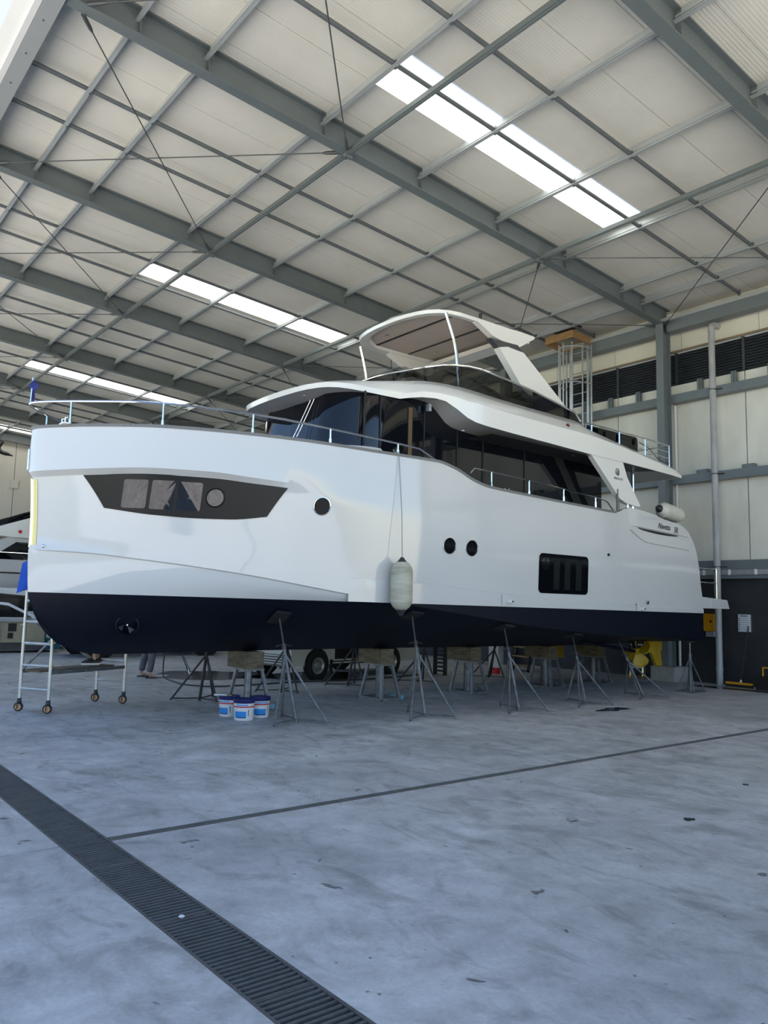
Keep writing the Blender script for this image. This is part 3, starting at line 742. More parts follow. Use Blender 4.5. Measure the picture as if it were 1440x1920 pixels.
# ---- deckhouse
hb = 1.48
def house_path(n=14, off=0., front=6.62, corner=.75, aft=13.35, b=hb):
    P = []
    for i in range(n+1):
        a = math.radians(90*i/n); P.append(((b-corner+corner*math.sin(a))-off if i else 0, front+off+corner*1.1*(1-math.cos(a))))
    Q = [(0, front+off), ((b-corner)*.5, front+off+.01)]+[p for p in P[1:]]
    Q += [(b-off, y) for y in np.linspace(front+corner*1.1+.3, aft, 16)]
    return Q
zdeck = 3.27
def wall_strip(path_lo, path_hi, zlo, zhi, s): return [[P_(b, y, zlo(y) if callable(zlo) else zlo, s) for b, y in path_lo], [P_(b, y, zhi(y) if callable(zhi) else zhi, s) for b, y in path_hi]]
hp0 = house_path(front=6.78); hp1 = house_path(front=6.92)
ftop = pchip([(6.3, 4.97), (7.6, 4.98), (8.3, 5.03), (8.7, 5.0), (9.1, 4.85), (9.5, 4.74), (10.5, 4.70), (13.4, 4.62)])
for s in (1, -1):
    base = MB().grid(wall_strip(house_path(front=6.05), hp0, zdeck, lambda y: 4.10 if y < 7.75 else (lerp(4.10, 3.62, min((y-7.75)/.3, 1))), s)).build('house_base', 'gel', boat, smooth=35)
    lo = lambda y: 4.10 if y < 7.75 else (lerp(4.10, 3.62, min((y-7.75)/.3, 1)))
    gl = MB().grid(wall_strip(hp0, hp1, lo, ftop, s)).build('house_glass', 'bglass', boat, smooth=35)
    for y, zl, zh in ((7.27, 4.1, 4.97), (7.58, 4.1, 4.97), (8.51, 3.62, 5.02), (9.27, 3.62, 4.8), (9.9, 3.62, 4.72), (11.0, 3.62, 4.70)):
        MB().bounds((XC+s*(hb-.01), y-.012, zl), (XC+s*(hb+.012), y+.012, zh)).build('mullion', 'black', gl, smooth=0)
    MB().prism([(11.75, 4.66), (12.0, 4.66), (12.75, 3.62), (12.5, 3.62)], lambda y, z: P_(hb+.004, y, z, s), lambda y, z: P_(hb+.02, y, z, s)).build('raked_mullion', 'black', gl, smooth=0)
    MB().bounds((XC+s*(hb+.004), 8.16, 3.7), (XC+s*(hb+.016), 8.24, 4.86)).build('door_handle_post', 'teak', gl, smooth=0)
    MB().box(P_(hb+.10, 8.52, 4.90, s), (.07, .06, .12)).build('deck_light', 'alu', boat, smooth=0)
MB().grid([[P_(-hb, 13.35, 3.3), P_(hb, 13.35, 3.3)], [P_(-hb, 13.35, 4.62), P_(hb, 13.35, 4.62)]]).build('aft_bulkhead', 'bglass', boat)
MB().bounds((XC-hb+.1, 7.3, 3.3), (XC+hb-.1, 13.3, 3.32)).build('saloon_floor', 'darkdeck', boat, smooth=0)
MB().tube(spline([P_(-.9, 7.0, 4.72), P_(-.3, 6.93, 4.76), P_(.5, 6.94, 4.74), P_(1.0, 7.02, 4.68)]), .012, 6).build('window_trim', 'teak', boat)
# wipers
for b in (.55, .66):
    MB().tube([P_(b, 6.86, 4.92), P_(b-.16, 6.72, 4.42), P_(b-.2, 6.68, 4.3)], .007, 6).build('wiper', 'steel', boat)
# ---- flybridge moulding: visor, side wings and aft overhang
edge = [(0, 6.40, 4.93), (.25, 6.405, 4.93), (.5, 6.43, 4.935), (.75, 6.47, 4.945), (.95, 6.53, 4.955), (1.12, 6.62, 4.965), (1.25, 6.72, 4.97), (1.35, 6.86, 4.97), (1.42, 7.03, 4.965), (1.47, 7.3, 4.96), (1.50, 7.62, 4.955), (1.53, 7.94, 4.955),
        (1.60, 8.1, 4.99), (1.67, 8.29, 5.02), (1.77, 8.5, 5.02), (1.85, 8.65, 4.985), (1.95, 8.82, 4.86), (2.03, 8.98, 4.73), (2.08, 9.13, 4.67), (2.11, 9.35, 4.64), (2.13, 9.94, 4.61), (2.14, 10.9, 4.58), (2.14, 12.1, 4.545), (2.14, 13.1, 4.53), (2.14, 14.2, 4.505), (2.12, 14.9, 4.49), (2.08, 15.33, 4.48)]
knk = [(0, 6.38, 5.01), (.25, 6.385, 5.01), (.5, 6.41, 5.015), (.75, 6.45, 5.02), (.95, 6.51, 5.03), (1.12, 6.60, 5.04), (1.25, 6.70, 5.045), (1.35, 6.85, 5.05), (1.42, 7.02, 5.05), (1.47, 7.3, 5.045), (1.51, 7.62, 5.04), (1.55, 7.94, 5.03),
       (1.63, 8.1, 5.07), (1.70, 8.29, 5.11), (1.79, 8.5, 5.11), (1.87, 8.65, 5.09), (1.97, 8.82, 5.05), (2.05, 8.98, 5.0), (2.10, 9.13, 4.99), (2.12, 9.35, 4.97), (2.14, 9.94, 4.94), (2.15, 10.9, 4.92), (2.15, 12.1, 4.905), (2.15, 13.1, 4.83), (2.15, 14.2, 4.70), (2.12, 14.9, 4.60), (2.06, 15.40, 4.53)]
topr = [(0, 6.75, 5.08), (.2, 6.76, 5.08), (.42, 6.79, 5.085), (.62, 6.84, 5.09), (.8, 6.92, 5.11), (.95, 7.03, 5.13), (1.05, 7.16, 5.15), (1.14, 7.34, 5.19), (1.2, 7.55, 5.23), (1.26, 7.85, 5.29), (1.31, 8.15, 5.34), (1.36, 8.4, 5.38),
        (1.40, 8.55, 5.40), (1.44, 8.72, 5.41), (1.48, 8.9, 5.41), (1.51, 9.02, 5.41), (1.54, 9.14, 5.40), (1.56, 9.25, 5.40), (1.58, 9.4, 5.39), (1.60, 9.6, 5.375), (1.63, 10.1, 5.34), (1.66, 11.0, 5.31), (1.70, 12.2, 5.28), (1.80, 13.1, 5.03), (1.88, 14.2, 4.86), (1.92, 14.9, 4.77), (1.90, 15.3, 4.70)]
def inner(i):
    b, y, z = topr[i]
    if i < 12: return (0, lerp(y, 8.3, .0)+0, z+.02) if False else (b*.35, min(y+.5, 8.5), min(z+.12, 5.46))
    return (b-.10, y, z-.01) if y < 14.5 else (b-.2, y-.05, z-.02)
def deep(i):
    b, y, z = topr[i]
    if i < 12: return (0, min(y+.8, 8.6), 5.46)
    return (b-.16, y, 4.85) if y < 14.5 else (b-.3, y-.08, 4.66)
def ctr(i):
    b, y, z = topr[i]; return (0, min(y+.8, 8.62) if i < 12 else max(y, 8.63), 5.47 if i < 12 else 4.82)
for s in (1, -1):
    G = [[P_(*p, s) for p in edge], [P_(*p, s) for p in knk],
         [P_(*[lerp(a, c, .45)+(0, 0, .03)[k] for k, (a, c) in enumerate(zip(knk[i], topr[i]))], s) for i in range(len(edge))],
         [P_(*p, s) for p in topr], [P_(*inner(i), s) for i in range(len(edge))], [P_(*deep(i), s) for i in range(len(edge))], [P_(*ctr(i), s) for i in range(len(edge))]]
    fm = MB().grid(G)
    fm.grid([[G[k][-1] for k in range(7)], [P_(0, 15.35, 4.49+.03*min(k, 1)) for k in range(7)]])
    fm.build('flybridge_moulding', 'gel_lit', boat, smooth=42)
    sof = []
    for i, (b, y, z) in enumerate(edge):
        e2 = (max(b-.05, 0), y+.05 if i < 11 else y, z+.012)
        inn = (min(b, .9)*.9, max(y, 6.98), z+.015) if i < 12 else (b-.5, y, z+.015)
        sof.append([P_(b, y, z, s), P_(*e2, s), P_(*inn, s), P_(0, max(y, 7.0), z+.02, s)])
    MB().grid(sof).build('soffit', 'soffit' , boat, smooth=30)
    for i in (3, 8):
        b, y, z = edge[i]; MB().lathe([(0, 0), (.035, 0), (.035, .012), (0, .012)], P_(b*.86, y+.2, z+.0, s), (0, 0, -1), 12).build('soffit_light', 'alu', boat)
    for y in (9.0, 11.9, 13.6, 14.6): MB().lathe([(0, 0), (.035, 0), (.035, .012), (0, .012)], P_(1.9, y, 4.54, s), (0, 0, -1), 12).build('soffit_light', 'alu', boat)
    # dark liner under the wing, fashion pillar and its feet
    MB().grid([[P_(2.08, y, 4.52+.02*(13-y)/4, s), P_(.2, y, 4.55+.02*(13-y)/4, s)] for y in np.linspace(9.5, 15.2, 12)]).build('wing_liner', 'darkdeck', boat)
    pl = MB().prism([(12.14, 4.56), (13.16, 4.54), (13.30, 4.25), (13.74, 3.715), (13.60, 3.70), (13.27, 3.73), (13.05, 3.80)], lambda y, z: P_(2.125, y, z, s), lambda y, z: P_(2.02, y, z, s)).build('fashion_pillar', 'gel_lit', boat, smooth=0)
    for y in (13.38, 13.55): MB().tube([P_(2.07, y, 3.6, s), P_(2.07, y, 3.74, s)], .022, 8).build('pillar_foot', 'steel', pl)
    MB().tube([P_(1.75, 14.05, 3.3, s), P_(1.75, 14.05, 4.55, s)], .032, 12).build('cockpit_post', 'steel', boat)
    rd = MB().lathe([(0, 0), (.035, 0), (.035, .04), (0, .05)], P_(2.03, 11.55, 5.01, s), (s, 0, .4), 12).build('nav_light', 'black', boat); MB().lathe([(0, .04), (.022, .04), (.02, .056), (0, .058)], P_(2.03, 11.55, 5.01, s), (s, 0, .4), 10).build('nav_lens', 'red', rd)
    # gate post at the side deck opening
    MB().bounds((XC+s*2.12-.015, 12.95, 3.50), (XC+s*2.12+.015, 12.985, 3.98)).build('gate_post', 'toe', boat, smooth=0)
# emblem on the port pillar
em = MB().tube([(XC+2.128, 12.97+.052*math.cos(t), 4.31+.07*math.sin(t)) for t in np.linspace(math.radians(-50), math.radians(225), 22)], .009, 6).build('pillar_emblem', 'ink', boat)
MB().bounds((XC+2.125, 12.957, 4.25), (XC+2.13, 12.972, 4.345)).bounds((XC+2.125, 12.985, 4.24), (XC+2.13, 13.0, 4.335)).bounds((XC+2.125, 12.93, 4.26), (XC+2.13, 12.943, 4.30)).build('emblem_stroke', 'ink', em, smooth=0)
place_text('ABSOLUTE', .062, 0, (XC+2.127, 13.0, 4.185), 1., 'pillar_lettering', 'ink', boat, .03)
# ---- fly windscreen
wt = [(0, 8.42, 5.70), (.3, 8.42, 5.695), (.6, 8.44, 5.68), (.9, 8.49, 5.665), (1.15, 8.60, 5.68), (1.32, 8.76, 5.71), (1.42, 8.96, 5.76), (1.48, 9.2, 5.795), (1.52, 9.5, 5.82), (1.55, 9.8, 5.82), (1.57, 10.4, 5.765), (1.60, 11.1, 5.68), (1.63, 11.8, 5.55), (1.65, 12.28, 5.46), (1.67, 12.43, 5.30)]
wb = [(0, 8.30, 5.44), (.3, 8.31, 5.44), (.6, 8.34, 5.43), (.9, 8.40, 5.42), (1.17, 8.53, 5.41), (1.35, 8.72, 5.405), (1.46, 8.94, 5.40), (1.52, 9.2, 5.39), (1.55, 9.5, 5.37), (1.58, 9.8, 5.35), (1.60, 10.4, 5.33), (1.63, 11.1, 5.31), (1.66, 11.8, 5.29), (1.68, 12.28, 5.275), (1.69, 12.43, 5.27)]
for s in (1, -1):
    n = 11
    MB().grid([[P_(*p, s) for p in wb[:n+1]], [P_(*p, s) for p in wt[:n+1]]]).build('fly_windscreen', 'tint', boat, smooth=40)
    MB().grid([[P_(*p, s) for p in wb[n:]], [P_(*p, s) for p in wt[n:]]]).build('screen_end', 'bglass', boat, smooth=40, solid=.01)
    MB().tube([P_(*p, s) for p in wt], .017, 8).build('screen_rail', 'steel', boat)
    MB().tube([P_(1.50, 9.45, 5.38, s), P_(1.36, 9.95, 5.78, s)], .014, 6).build('screen_strut', 'black', boat)
# helm seats and console behind the screen
for b, y in ((.85, 10.1), (.2, 10.1)):
    st = MB().box(P_(b, y, 5.15), (.5, .5, .5)).build('helm_seat', 'seat', boat, smooth=0)
    MB().prism([(10.25, 5.3), (10.36, 5.3), (10.44, 5.72), (10.38, 5.78), (10.30, 5.72)], lambda y_, z: P_(b-.25, y_, z), lambda y_, z: P_(b+.25, y_, z)).build('seat_back', 'seat', st, smooth=0)
MB().prism([(8.75, 4.85), (8.8, 5.5), (9.1, 5.52), (9.3, 5.3), (9.3, 4.85)], lambda y, z: P_(.2, y, z), lambda y, z: P_(1.1, y, z)).build('helm_console', 'gel_lit', boat, smooth=0)
MB().prism([(9.6, 4.85), (9.62, 5.45), (10.0, 5.62), (10.5, 5.5), (11.9, 5.5), (11.9, 4.85)], lambda y, z: P_(1.2, y, z), lambda y, z: P_(1.42, y, z)).build('settee', 'seat', boat, smooth=0)
# ---- hardtop
he = [(0, 8.78), (.3, 8.79), (.55, 8.82), (.8, 8.88), (1.0, 8.97), (1.15, 9.10), (1.25, 9.27), (1.30, 9.5), (1.31, 9.8), (1.31, 10.2), (1.31, 10.6), (1.31, 11.0), (1.31, 11.45)]
def hz(i): return 6.80+(0 if he[i][1] < 10.9 else .02)
for s in (1, -1):
    L0 = [P_(b, y, hz(i), s) for i, (b, y) in enumerate(he)]; L1 = [P_(b*1.01, y-.015 if i < 6 else y, hz(i)+.06, s) for i, (b, y) in enumerate(he)]
    L2 = [P_(b*.9, y+(.12 if i < 7 else 0), hz(i)+.13, s) for i, (b, y) in enumerate(he)]; L3 = [P_(0, max(y, 8.95), hz(i)+.20, s) for i, (b, y) in enumerate(he)]
    U_ = [P_(max(b-.13, 0), y+(.13 if i < 7 else 0), hz(i)+.02, s) for i, (b, y) in enumerate(he)]
    V_ = [P_(max(b-.16, 0), y+(.16 if i < 7 else 0), hz(i)+.07, s) for i, (b, y) in enumerate(he)]
    W_ = [P_(0, max(y, 8.97), hz(i)+.075, s) for i, (b, y) in enumerate(he)]
    tm = MB().grid([V_, U_, L0, L1, L2, L3]); tm.add([L0[-1], L1[-1], L2[-1], L3[-1], P_(0, 11.45, 6.82, s)], [(0, 1, 2, 3, 4)])
    tm.build('hardtop', 'gel_lit', boat, smooth=40)
    MB().grid([V_, W_]).build('hardtop_liner', 'liner', boat, smooth=40)
    # drooping aft wing edge of the hardtop and the arch leg that carries it
    MB().prism([(9.9, 6.80), (10.3, 6.62), (10.95, 6.52), (11.46, 6.83), (11.46, 6.87), (9.9, 6.86)], lambda y, z: P_(1.33, y, z, s), lambda y, z: P_(1.20, y, z, s)).build('hardtop_side', 'gel_lit', boat, smooth=0)
    lg = MB().prism([(10.38, 6.40), (10.60, 6.46), (11.05, 6.44), (12.40, 5.55), (12.36, 5.40), (11.31, 5.60), (11.05, 5.72)], lambda y, z: P_(1.42, y, z, s), lambda y, z: P_(1.27, y, z, s)).build('arch_leg', 'gel_lit', boat, smooth=0)
    MB().prism([(10.16, 6.53), (10.38, 6.40), (11.05, 6.44), (10.90, 6.56)], lambda y, z: P_(1.405, y, z, s), lambda y, z: P_(1.285, y, z, s)).build('arch_joint', 'grey_m', lg, smooth=0)
    MB().tube(spline([P_(1.33, 9.47, 5.36, s), P_(1.31, 9.42, 5.9, s), P_(1.29, 9.36, 6.3, s), P_(1.25, 9.18, 6.80, s)], 5), .029, 10).build('hardtop_pole', 'steel', boat)
for y in (9.5, 10.35):
    MB().bounds((XC-1.12, y-.02, 6.858), (XC+1.12, y+.02, 6.872)).build('liner_track', 'bpanel', boat, smooth=0)
for b, y in ((.6, 9.25), (-.5, 9.25), (.7, 9.9), (-.3, 9.9), (.3, 10.7), (-.7, 10.7)):
    MB().lathe([(0, 0), (.035, 0), (.035, .012), (0, .014)], P_(b, y, 6.868), (0, 0, -1), 12).build('liner_light', 'alu', boat)
MB().bounds((XC-1.25, 11.0, 6.74), (XC+1.25, 11.4, 6.83)).build('hardtop_beam', 'gel_lit', boat, smooth=0)
MB().lathe([(0, 0), (.24, 0), (.26, .05), (.24, .12), (.15, .16), (0, .17)], P_(.25, 10.2, 6.99), (0, 0, 1), 24).build('radar_dome', 'white', boat)
an = MB().tube([P_(.55, 10.75, 6.95), P_(.55, 10.75, 7.25)], .012, 6).tube([P_(.63, 10.75, 6.95), P_(.57, 10.75, 7.2)], .010, 6).build('light_mast', 'steel', boat)
MB().lathe([(0, 0), (.035, 0), (.035, .05), (.02, .07), (.035, .10), (.035, .15), (0, .16)], P_(.56, 10.75, 7.22), (0, 0, 1), 12).build('mast_lamp', 'black', an)
# ---- rails
def rail_u(u, inset, dz): return (max(fbs(u)-inset*min(u/.6, 1), 0), ymap(u, fzs(u))-.055*max(0, 1-u/.5), fzs(u)+dz)
fr = pchip([(0, .34), (1.0, .335), (2.3, .30), (3.4, .25), (4.6, .20), (5.1, .17), (5.45, .02)])
for s in (1, -1):
    R = [P_(*rail_u(u, .07, fr(u)), s) for u in [0, .01, .03, .06, .12, .2, .35, .5, .75, 1.0, 1.4, 1.8, 2.3, 2.8, 3.3, 3.8, 4.3, 4.75, 5.1]]
    R += [P_(*rail_u(5.42, .07, .03), s)]
    br_ = MB().tube(R, .016, 8).build('bow_rail', 'steel', boat)
    for u in (.34, 1.26, 2.36, 3.50, 4.69):
        MB().tube([P_(*rail_u(u, .07, .03), s), P_(*rail_u(u, .07, .10), s), P_(*rail_u(u, .07, .101), s), P_(*rail_u(u, .07, fr(u)), s)], [.021, .021, .014, .014], 8).build('stanchion', 'steel', br_)
    S = [P_(2.12, 8.97, 3.80, s), P_(2.12, 9.06, 3.885, s)]+[P_(2.12, y, z, s) for y, z in ((9.46, 3.88), (10.4, 3.845), (11.34, 3.80), (12.28, 3.745), (12.58, 3.72), (12.66, 3.69), (12.85, 3.53))]
    sr = MB().tube(S, .013, 8).build('side_rail', 'steel', boat)
    for y, z in ((9.46, 3.88), (10.4, 3.845), (11.34, 3.80), (12.28, 3.745)):
        MB().tube([P_(2.12, y, 3.54, s), P_(2.12, y, 3.66, s), P_(2.12, y, 3.661, s), P_(2.12, y, z, s)], [.02, .02, .013, .013], 8).build('stanchion', 'steel', sr)
    for dy in (0, .07): MB().tube([P_(2.05, 9.87+dy, 3.58, s), P_(2.05, 9.87+dy, 3.64, s), P_(2.05, 9.84+dy*1.9, 3.66, s)], .012, 8).build('cleat', 'steel', boat)
    # fly deck rail with lashed glass panel
    ar = MB().tube([P_(1.93, 12.22, 5.0, s), P_(1.94, 12.24, 5.2, s), P_(1.95, 13.3, 5.20, s), P_(1.95, 15.12, 5.17, s)], .016, 8).build('fly_rail', 'steel', boat)
    for y, zl in ((12.4, 4.98), (13.3, 4.92), (14.2, 4.82), (15.1, 4.70)): MB().tube([P_(1.95, y, zl, s), P_(1.95, y, 5.18, s)], .016, 8).build('stanchion', 'steel', ar)
    if s == 1:
        MB().prism(round_rect(12.25, 13.98, 4.86, 5.17, .06), lambda y, z: P_(1.90, y, z, s), lambda y, z: P_(1.91, y, z, s)).build('rail_panel', 'tint', ar, smooth=0)
        MB().tube([P_(1.905, y, z, s) for y, z in round_rect(12.25, 13.98, 4.86, 5.17, .06)], .014, 6, closed=True).build('panel_frame', 'black', ar)
        for y in (12.35, 12.9, 13.35, 13.88): MB().box(P_(1.93, y, 5.08, s), (.05, .04, .12)).build('panel_clamp', 'black', ar, smooth=0)
    for z0, z1 in ((5.06, 5.02), (4.94, 4.88)): MB().tube([P_(1.95, 14.0, z0+.02, s), P_(1.95, 15.1, z1, s)], .009, 6).build('mid_rail', 'steel', ar)
    MB().tube(spline([P_(1.95, 14.0, 5.07, s), P_(1.95, 14.35, 5.0, s), P_(1.95, 14.7, 4.82, s), P_(1.95, 15.1, 4.78, s)], 5), .007, 6).build('rail_rope', 'black', ar)
MB().tube([P_(-1.95, 15.12, 5.17), P_(1.95, 15.12, 5.17)], .016, 8).build('aft_rail', 'steel', boat)
for z in (4.93, 5.05): MB().tube([P_(-1.95, 15.1, z), P_(1.95, 15.1, z)], .009, 6).build('mid_rail', 'steel', boat)
for b in (-1., 0, 1.): MB().tube([P_(b, 15.1, 4.6), P_(b, 15.1, 5.17)], .013, 8).build('stanchion', 'steel', boat)
# foredeck: blue cushions, low rails, fairleads, cleats
fd = MB().bounds((XC-.9, 4.7, 3.3), (XC+.9, 6.0, 3.75)).build('sunpad_base', 'gel', boat, smooth=0)
for i in range(3): MB().bounds((XC-.85+.57*i, 5.15, 3.75), (XC-.30+.57*i, 5.95, 3.93)).build('cushion', 'blue', fd, smooth=0)
for b, y in ((.62, 5.72), (.8, 6.2), (-.4, 5.9)): MB().tube([P_(b, y, 3.75), P_(b, y, 4.18)], .012, 6).build('deck_rail_post', 'steel', boat)
MB().tube([P_(.62, 5.72, 4.18), P_(.8, 6.2, 4.18)], .012, 6).build('deck_rail', 'steel', boat)
fl = MB().bounds((XC+.40, 3.02, 3.90), (XC+.60, 3.10, 3.92)).build('fairlead_base', 'white', boat, smooth=0)
for x in (XC+.43, XC+.57): MB().tube([(x, 3.05, 3.92), (x, 3.05, 3.98), (x+.04, 3.08, 3.98)], .010, 6).build('fairlead_horn', 'steel', fl)
js = MB().tube([(XC, 2.75, 4.2), (XC, 2.76, 4.58)], .011, 8).build('jack_staff', 'steel', boat)
fl_ = []
for i in range(9):
    z = 4.54-.035*i; a = .9*i; wd = (.02, .05, .075, .06, .03, .025, .04, .03, .01)[i]
    fl_.append([(XC+.01+wd*math.cos(a)*.6, 2.76-wd*math.sin(a)*.3-wd*.3, z), (XC+.01, 2.78+.02*math.sin(2*a), z-.01), (XC+.01+wd*.5, 2.76+wd*.9, z)])
MB().grid(fl_).build('furled_flag', 'flagblue', js, smooth=60, solid=.006)
# ------------------------------------------------------------------ jack stands
def jack_stand(label, c, pad, feet, m='stand', group='tripod jack stands around the hull', far=False):
    c = Vector((*c, 0)); pad = Vector(pad); ax = (pad-c).normalized()
    t = wthing('jack_stand', label, 'jack stand', tuple(c), group)
    hgt = pad.z; col = c+ax*(.70*(pad-c).length)
    MB().tube([c, col], .024, 10).build('main_tube', m, t)
    MB().tube([col-ax*.05, pad-ax*.02], .014, 8).build('screw', 'stand_d', t)
    MB().tube([col-ax*.03, col+ax*.05], .034, 10).build('collar', 'stand_d', t)
    a = ax.cross(Vector((0, 1, 0))).normalized(); b = Vector((0, 1, 0))
    MB().tube([col+ax*.04-b*.13-Vector((0, 0, .03)), col+ax*.045, col+ax*.04+b*.13-Vector((0, 0, .03))], .009, 6).build('handle', 'stand_d', t)
    for f in feet:
        F = c+Vector((*f, 0)); MB().tube([F+Vector((0, 0, .012)), col-ax*.10], .017, 8).build('leg', m, t)
        MB().tube([c+Vector((0, 0, .04)), F+Vector((0, 0, .04))-(F-c)*.03], .011, 6).build('base_bar', m, t)
    y0, b0 = pad.y, pad.x-XC; sg = 1 if b0 > 0 else -1; e = .06
    n = Vector((sg*(bottom_z(y0, abs(b0)+e)-bottom_z(y0, abs(b0)-e))/(2*e), (bottom_z(y0+e, abs(b0))-bottom_z(y0-e, abs(b0)))/(2*e), -1)).normalized()
    x_ = n.cross(Vector((0, 1, 0))).normalized(); y_ = n.cross(x_)
    MB().box(pad+n*.028, (.30, .24, .02), Matrix((x_, y_, n)).transposed()).build('pad', 'rubber', t, smooth=0)
    MB().box(pad+n*.010, (.28, .22, .018), Matrix((x_, y_, n)).transposed()).build('pad_cushion', 'rubber', t, smooth=0)
    return t
F1 = [(-.46, .05), (.24, -.50), (.38, .27)]
near = [((-9.48, 6.12), (-9.78, 5.96), 'steel jack stand nearest the bow, behind the paint buckets'),
        ((-8.95, 8.05), (-9.30, 8.05), 'steel jack stand below the hanging fender'),
        ((-8.79, 9.95), (-9.16, 9.98), 'steel jack stand below the pair of small portholes, third from the bow'),
        ((-8.76, 11.66), (-9.20, 11.85), 'steel jack stand below the square hull window'),
        ((-8.90, 13.66), (-9.40, 13.55), 'steel jack stand beside the yellow propeller')]
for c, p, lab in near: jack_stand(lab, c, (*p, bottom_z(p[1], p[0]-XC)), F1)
farl = [((-12.25, 6.0), (-12.0, 6.02), 'dark jack stand under the far side of the bow, left of the first keel block'),
        ((-12.72, 7.85), (-12.45, 7.85), 'dark jack stand in front of the white van\'s front wheel'),
        ((-13.05, 9.62), (-12.75, 9.65), 'dark jack stand in front of the van\'s open side door'),
        ((-13.05, 11.52), (-12.75, 11.52), 'dark jack stand under the far side, behind the fender'),
        ((-13.15, 13.8), (-12.8, 13.75), 'dark jack stand under the far side near the red sign')]
F2 = [(.42, .1), (-.2, -.42), (-.30, .40)]
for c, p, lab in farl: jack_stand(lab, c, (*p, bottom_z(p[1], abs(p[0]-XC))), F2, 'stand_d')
# post stand with a square base under the stern corner
pt = wthing('post_stand', 'grey steel post stand with square base under the stern corner', 'post stand', (-9.0, 15.5, 0))
cs = [(-9.2, 15.28), (-8.8, 15.28), (-8.8, 15.72), (-9.2, 15.72)]
for i, (x, y) in enumerate(cs):
    MB().tube([(x, y, .015), (-9.0, 15.5, .70)], .013, 6).build('leg', 'stand', pt)
    x2, y2 = cs[(i+1) % 4]; MB().bar((x, y, .015), (x2, y2, .015), .03, .03).build('base_bar', 'stand', pt, smooth=0)
MB().tube([(-9.0, 15.5, .02), (-9.0, 15.5, .78)], .034, 10).build('outer_tube', 'stand', pt)
MB().tube([(-9.0, 15.5, .75), (-9.0, 15.5, bottom_z(15.5, 2.1)-.05)], .02, 10).build('screw', 'stand', pt)
MB().box((-9.0, 15.5, bottom_z(15.5, 2.1)-.045), (.14, .14, .025)).build('head_plate', 'stand_d', pt, smooth=0)
# ------------------------------------------------------------------ keel blocks on trestles
def trestle(y, label, cast):
    t = wthing('keel_trestle', label, 'keel trestle', (-11.05, y, 0), 'keel trestles under the hull')
    kz = fkeel(y)
    x0, x1, y0, y1 = -11.32, -10.72, y-.20, y+.20
    for x in (x0, x1):
        for yy in (y0, y1): MB().bar((x, yy, .02), (lerp(x, -11.05, .35), lerp(yy, y, .45), .595), .045, .045, (0, 1, 0)).build('leg', 'stand', t, smooth=0)
        MB().bar((x, y0, .025), (x, y1, .025), .05, .05).build('base_bar', 'stand', t, smooth=0)
    for yy in (y0, y1): MB().bar((x0, yy, .025), (x1, yy, .025), .05, .05).build('base_bar', 'stand', t, smooth=0)
    MB().tube([(-11.05, y, .03), (-11.05, y, .6)], .06, 10).build('centre_post', 'stand', t)
    MB().bounds((-11.30, y-.15, .59), (-10.82, y+.15, .615)).build('top_plate', 'stand', t, smooth=0)
    for x in (-10.98, -10.74):
        w_ = MB().lathe([(.012, -.02), (.045, -.018), (.05, 0), (.045, .018), (.012, .02)], (x, y1+.06, .05), (1, 0, 0), 14).build('castor', cast, t)
        MB().box((x, y1+.03, .09), (.045, .06, .02)).build('castor_fork', 'stand', w_, smooth=0)
    b = wthing('timber_block', label.replace('grey wheeled trestle', 'stained timber block on the trestle'), 'timber block', (-11.15, y, .615), 'timber keel blocks')
    for i in range(3):
        xa = -11.49+.222*i; MB().bounds((xa, y-.14, .616), (xa+.219, y+.14, kz-.004)).build('timber', 'block', b, smooth=0)
trestle(6.22, 'grey wheeled trestle beside the paint buckets', 'castor')
trestle(8.83, 'grey wheeled trestle left of the hanging fender', 'castor')
trestle(11.02, 'grey wheeled trestle right of the hanging fender', 'stand')
trestle(13.32, 'grey wheeled trestle behind the stand below the portholes', 'stand')
trestle(14.98, 'grey wheeled trestle nearest the yellow propeller', 'stand')
# ------------------------------------------------------------------ paint buckets
def bucket(loc, rz, label, handle=True):
    t = thing('paint_bucket', label, 'bucket', (*loc, 0), 'paint buckets under the bow', rz)
    MB().lathe([(0, 0), (.128, 0), (.133, .01), (.145, .25), (.147, .262), (0, .262)], n=28).build('body', 'white', t)
    MB().lathe([(.150, .235), (.154, .24), (.156, .282), (.150, .288), (.14, .280), (0, .278)], n=28).build('lid', 'lid', t)
    def band(name, m, z0, z1, a0, a1, dr=.0015):
        G = []
        for z in (z0, z1):
            r = .133+.012*(z-.01)/.24+dr; G.append([(r*math.cos(a), r*math.sin(a), z) for a in np.linspace(a0, a1, 24)])
        MB().grid(G).build(name, m, t, smooth=60)
    band('red_stripe', 'red', .178, .196, -2.6, 2.6)
    band('brand_strip', 'cyan', .204, .220, -.75, .45)
    band('blue_picture', 'cyan', .045, .125, -1.0, .28)
    band('wave_strip', 'lid', .036, .05, -.8, .28)
    band('text_block', 'ink', .06, .15, .48, .55)
    if handle: MB().tube([(.0+.156*math.cos(a), .156*math.sin(a), .23-.09*math.sin((a+1.57)/3.14*math.pi)) for a in np.linspace(-1.57, 1.57, 14)], .003, 5).build('bail', 'steel', t)
    return t
bucket((-10.03, 5.60), -.55, 'white paint bucket with navy lid, nearest of the three', False)
b2 = bucket((-10.47, 5.60), -.9, 'white paint bucket with a brush across its lid, leftmost of the three', False)
bucket((-10.17, 5.93), -.1, 'white paint bucket half hidden behind the nearest one, rightmost of the three', False)
br_ = wthing('paint_brush', 'small paint brush lying across the left bucket lid', 'brush', (-10.55, 5.45, .29))
MB().tube([(-10.47, 5.56, .292), (-10.60, 5.42, .292)], [.010, .014], 6).build('handle', 'white', br_); MB().box((-10.45, 5.585, .294), (.05, .05, .012)).build('bristles', 'bristle', br_, smooth=0)
